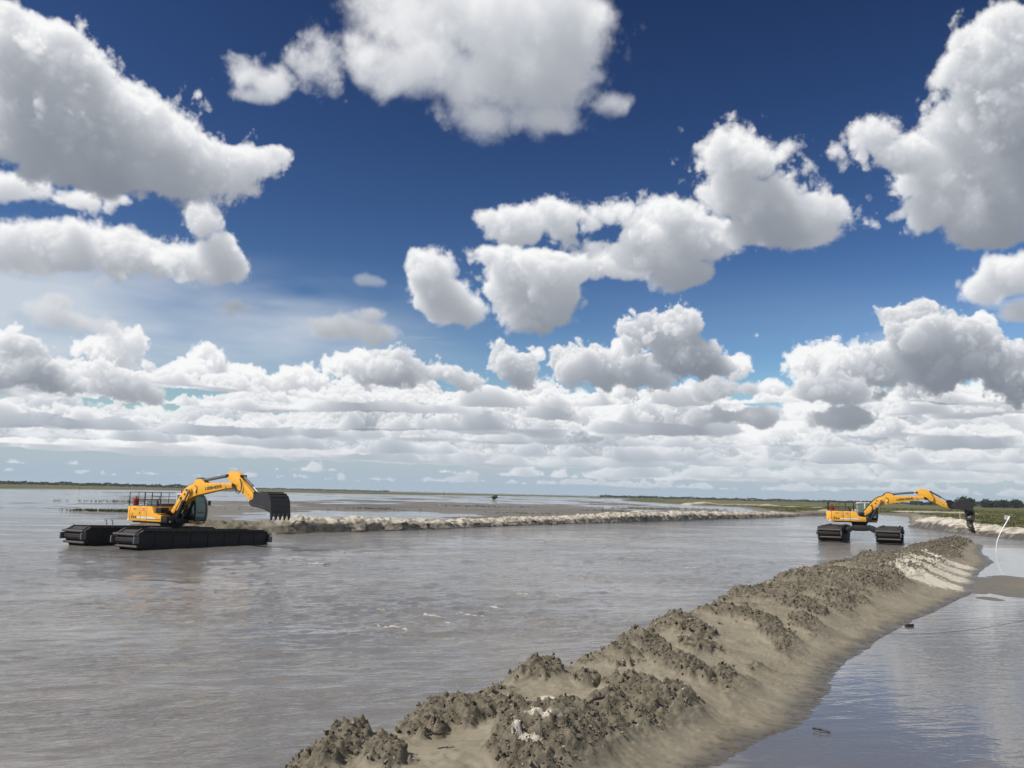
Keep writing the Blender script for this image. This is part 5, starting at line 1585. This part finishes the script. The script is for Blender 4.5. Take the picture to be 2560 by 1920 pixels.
def blades(P, h, seed, spread=0.5, per=5, width=0.06):
    """tufts of grass: per blade a bent strip of two quads"""
    r = np.random.default_rng(seed)
    n = len(P) * per
    b0 = np.repeat(P, per, 0) + np.concatenate([r.normal(0, spread, (n, 2)), np.zeros((n, 1))], 1)
    hh = np.repeat(h, per) * r.uniform(0.55, 1.2, n)
    a = r.uniform(0, 6.28, n)
    w = np.stack([np.cos(a), np.sin(a), 0 * a], 1) * (width * r.uniform(0.6, 1.4, n))[:, None]
    l = np.stack([np.cos(a + 1.2), np.sin(a + 1.2), 0 * a], 1) * (hh * r.uniform(0.1, 0.5, n))[:, None]
    m = b0 + l * 0.3 + np.stack([0 * a, 0 * a, hh * 0.6], 1)
    t = b0 + l + np.stack([0 * a, 0 * a, hh], 1)
    V = np.stack([b0 - w, b0 + w, m + w * 0.8, m - w * 0.8, t + w * 0.15, t - w * 0.15], 1).reshape(-1, 3)
    k = np.arange(n)[:, None] * 6
    Q = np.concatenate([k + np.array([[0, 1, 2, 3]]), k + np.array([[3, 2, 4, 5]])])
    return V, Q

def field_grass():
    r = np.random.default_rng(31)
    n = 26000
    d = 95 + 520 * r.uniform(0, 1, n) ** 1.7
    a = np.radians(r.uniform(8, 44, n))
    x, y = d * np.sin(a), d * np.cos(a)
    H, g, e, w = flat_height(x, y)
    keep = (g > 0.5) & (r.uniform(0, 1, n) < 0.35 + 0.65 * sstep(fbm(x / 9, y / 14, 3, 33), -0.2, 0.25))
    x, y, H, d = x[keep], y[keep], H[keep], d[keep]
    hh = (0.22 + 0.30 * sstep(fbm(x / 12, y / 16, 3, 34), 0.0, 0.4)) * (1 + 0.0012 * d)
    V, Q = blades(np.stack([x, y, H - 0.03], 1), hh, 35, 0.45, 5, 0.07)
    o = link('field_grass', poly_mesh('field_grass', V, Q, None, False), M_GRASS)
    o['kind'] = 'stuff'
    o['label'] = 'rough green and straw grass over the plain at right'
    o['category'] = 'grass'
field_grass()

def marsh_grass():
    r = np.random.default_rng(41)
    P, h = [], []
    for (cx, cy, rx, ry, k, hh) in ((-63, 133, 5.5, 3.0, 130, 0.34), (-58.5, 131.5, 3.0, 2.0, 60, 0.46), (-30, 190, 6, 6, 60, 0.4), (-95, 210, 10, 10, 60, 0.5), (2, 180, 9, 9, 60, 0.3), (28, 230, 10, 14, 60, 0.4), (45, 300, 14, 18, 60, 0.5), (70, 320, 14, 20, 80, 0.5), (-8, 260, 14, 16, 60, 0.4)):
        P.append(np.stack([r.normal(cx, rx * 0.5, k), r.normal(cy, ry * 0.5, k), 0 * np.ones(k)], 1))
        h.append(np.full(k, hh))
    n = 900
    d = 110 + 350 * r.uniform(0, 1, n)
    a = np.radians(r.uniform(-36, 16, n))
    x, y = d * np.sin(a), d * np.cos(a)
    H = flat_height(x, y)[0]
    k = (H > 0.0) & (fbm(x / 18, y / 30, 3, 43) > 0.05)
    P.append(np.stack([x[k], y[k], 0 * x[k]], 1)); h.append(np.full(k.sum(), 0.26))
    V, Q = blades(np.concatenate(P), np.concatenate(h), 44, 0.22, 6, 0.035)
    o = link('marsh_grass', poly_mesh('marsh_grass', V, Q, None, False), M_MARSH)
    o['kind'] = 'stuff'
    o['label'] = 'sparse green marsh grass standing on the flooded mudflat'
    o['category'] = 'grass'
marsh_grass()

def shrub(x, y, h, seed, label):
    r = np.random.default_rng(seed)
    root = link('marsh_shrub', None)
    root.location = (x, y, 0)
    mb = MB()
    tips = []
    for k in range(7):
        a = k * 0.9
        e = Vector((math.cos(a) * h * 0.45, math.sin(a) * h * 0.3, h * r.uniform(0.45, 0.95)))
        mb.cyl((0, 0, -0.1), e, 0.02 * h, 0.006 * h, 6)
        tips.append(np.array(e))
    sub('stem', mb.mesh('stem'), M_BARK, root)
    V, Q = leaf_quads(np.concatenate([t[None] * r.uniform(0.5, 1.05, (40, 1)) + r.normal(0, 0.11 * h, (40, 3)) for t in tips]), 0.09 * h, r)
    sub('foliage', poly_mesh('foliage', V, Q, None, False), M_MARSH, root)
    root['label'] = label
    root['category'] = 'shrub'
shrub(-9.6, 560, 3.4, 5, 'lone green shrub standing in the flooded flat near the horizon')

# ------------------------------------------------------------------ stakes and markers
M_PVC = paint('white_pole', (0.74, 0.74, 0.70), 0.4, 0.12)
M_PINK = material('pink_flag', lambda b, p: (b.put(p.inputs['Base Color'], b.mix(b.noise(obco(b), 6.0, 3, 0.5), (0.78, 0.60, 0.68), (0.85, 0.80, 0.82))), b.put(p.inputs['Roughness'], 0.7)))
M_YPOLE = paint('cream_stake', (0.62, 0.58, 0.36), 0.5, 0.1)
fs = link('flag_stake', None)
fs.location = (41.42, 73.48, 0)
fs['label'] = 'bent white stake with a small pale pink flag standing in the water'
fs['category'] = 'marker flag'
sub('pole', MB().tube(curve_pts([(0, 0, -0.4), (0.03, 0, 0.1), (0.14, 0, 0.9), (0.46, 0, 1.65), (0.92, 0, 2.42), (1.34, 0, 3.08)], 5), 0.042).mesh('pole'), M_PVC, fs)
def flag_me():
    u, v = np.meshgrid(np.linspace(0, 1, 12), np.linspace(0, 1, 8), indexing='ij')
    X = 1.36 - 0.03 * v - u * 0.46
    Z = 3.10 - v * 0.36 + u * 0.10
    Y = 0.06 * np.sin(u * 5 + v) * u
    F = np.stack([X, Y, Z], -1)
    return grid_mesh('flag', np.concatenate([F, F[::-1] + np.array([0, 0.006, 0])], 0))
sub('flag', flag_me(), M_PINK, fs)
st = link('survey_stake', MB().cyl((0, 0, -0.5), (0.03, 0, 2.1), 0.055, 0.05, 10).cyl((0.03, 0, 2.1), (0.03, 0, 2.16), 0.05, 0.01, 10).mesh('survey_stake', 0.006, 1), M_YPOLE)
st.location = (81.3, 155.2, 0.6)
st['label'] = 'thin upright cream stake behind the white sand pile'
st['category'] = 'stake'
for (x, y, h, lab) in ((-330, 660, 4.5, 'tiny dark mast on the grass shore at far left'), (-66, 860, 5.0, 'tiny dark mast on the horizon above the middle of the far bank')):
    o = link('mast', MB().cyl((0, 0, 0), (0, 0, h), 0.16, 0.10, 8).box(-0.5, 0.5, -0.08, 0.08, h * 0.8, h * 0.84).mesh('mast'), M_BLK)
    o.location = (x, y, 0)
    o['label'] = lab
    o['category'] = 'mast'

# ------------------------------------------------------------------ mud dropping from the right bucket
def lump(seed, s, sub_=2):
    r = np.random.default_rng(seed)
    bm = bmesh.new()
    bmesh.ops.create_icosphere(bm, subdivisions=sub_, radius=1.0)
    for v in bm.verts:
        n = 0.30 * fbm(np.array([v.co.x * 1.3 + seed]), np.array([v.co.y * 1.3 + v.co.z * 1.7]), 3, seed)[0] + r.normal(0, 0.07)
        v.co = Vector((v.co.x * s[0], v.co.y * s[1], v.co.z * s[2])) * (1 + n)
    me = bpy.data.meshes.new('mud_lump')
    bm.to_mesh(me)
    bm.free()
    me.attributes.new('clod', 'FLOAT', 'POINT').data.foreach_set('value', np.ones(len(me.vertices), np.float32))
    me.attributes.new('wet', 'FLOAT', 'POINT').data.foreach_set('value', np.full(len(me.vertices), 0.9, np.float32))
    me.attributes.new('pale', 'FLOAT', 'POINT').data.foreach_set('value', np.zeros(len(me.vertices), np.float32))
    return me
lipw = exc_r.matrix_world @ MKR @ Vector((SHELL[-1][0] - 0.25, 0, SHELL[-1][1]))
lipw = exc_r.location + (MKR @ Vector((SHELL[-1][0] - 0.25, 0, SHELL[-1][1])))
fall = link('falling_mud', None)
fall.location = (lipw.x, lipw.y, 1.2)
fall['label'] = 'dark wet mud pouring out of the right excavator bucket'
fall['category'] = 'mud'
H0 = lipw.z - 1.2
for i, (dx, dy, t, sx, sz) in enumerate(((-0.10, 0, 0.99, .42, .30), (0.05, .2, 0.84, .46, .40), (-0.05, -.3, 0.72, .38, .36), (0.02, .1, 0.60, .34, .34), (0.0, 0, 0.50, .30, .34), (-0.02, .1, 0.40, .28, .32), (0.06, -.1, 0.30, .24, .28), (0.14, 0, 0.19, .26, .22), (0.28, .1, 0.10, .20, .18), (0.0, .1, 0.14, .16, .14),
                                         (0.40, 0, 0.02, .12, .16))):
    o = sub('mud_lump', lump(500 + i, (sx, sx * 0.9, sz * 1.1)), M_MUD, fall)
    o.location = (dx, dy, t * H0)
r2 = np.random.default_rng(77)
for i in range(16):
    o = sub('mud_lump', cached(('drop', i % 4), lambda i=i: lump(600 + i, (0.07, 0.07, 0.09), 1)), M_MUD, fall)
    o.location = (r2.normal(0.45, 0.45), r2.normal(0, 0.4), r2.uniform(-0.1, 0.9) * H0)
    s = r2.uniform(0.5, 1.5)
    o.scale = (s, s, s)

# ------------------------------------------------------------------ floating and stranded bits
pts = curve_pts([(11.2, 27.0, 0.008), (12.2, 27.0, 0.008), (13.4, 27.35, 0.008), (15.2, 28.4, 0.008), (17.1, 29.8, 0.008), (19.0, 31.4, 0.008), (22.0, 34.0, 0.008)], 14)
M_MUDLINE = paint('silt_scum', (0.10, 0.088, 0.068), 0.6, 0.3)
jit = np.random.default_rng(5)
link('scum_line', MB().tube([Vector((p.x, p.y + jit.normal(0, 0.02), -0.004)) for p in pts], 0.013, 5).mesh('scum_line'), M_MUDLINE, water)
M_WOOD = paint('wet_wood', (0.030, 0.024, 0.018), 0.5, 0.3)
for (x, y, z, l, a, th, lab) in ((13.05, 28.6, 0.02, 0.34, 0.4, 0.045, 'short dark driftwood piece floating in the calm pond below the bank'), (5.65, 15.4, 0.03, 0.30, 2.5, 0.018, 'thin dark twig stranded at the pond edge near the bottom'),
                                 (1.32, 13.6, 0.86, 0.42, 0.9, 0.022, 'dark bent stick lying on bare silt in the near foreground'), (-1.05, 12.2, 0.70, 0.22, 0.2, 0.018, 'small dark stick on the smooth silt at the front of the bank')):
    q = [(0, 0, 0), (l * 0.35, 0.04 * l, 0.02), (l * 0.7, -0.06 * l, 0.05 * l), (l, 0.05 * l, 0.02)]
    k = np.argmin((BX - x) ** 2 + (BY - y) ** 2)
    z = max(z, BZ.ravel()[k] + 0.02) if z > 0.1 else z
    mb = MB().tube(curve_pts(q, 4), th)
    mb.tube([(l * 0.5, 0, 0.02), (l * 0.62, 0.16 * l, 0.10 * l)], th * 0.6)
    o = link('driftwood', mb.mesh('driftwood'), M_WOOD)
    o.location = (x, y, z)
    o.rotation_euler = (0, 0, a)
    o['label'] = lab
    o['category'] = 'driftwood'

# ------------------------------------------------------------------ air
def build_haze():
    m = bpy.data.materials.new('haze')
    m.use_nodes = True
    t = m.node_tree
    t.nodes.clear()
    o = t.nodes.new('ShaderNodeOutputMaterial')
    v = t.nodes.new('ShaderNodeVolumePrincipled')
    v.inputs['Color'].default_value = (0.80, 0.88, 1.0, 1)
    v.inputs['Density'].default_value = HAZE_DENSITY
    v.inputs['Anisotropy'].default_value = 0.1
    t.links.new(v.outputs[0], o.inputs['Volume'])
    me = MB().box(-13000, 13000, -13000, 13000, -2.0, 24.0).mesh('haze')
    h = link('haze', me, m)
    h['kind'] = 'stuff'
    h['label'] = 'pale humid air over the flats fading far things'
    h['category'] = 'haze'
HAZE_DENSITY = 0.000045
build_haze()
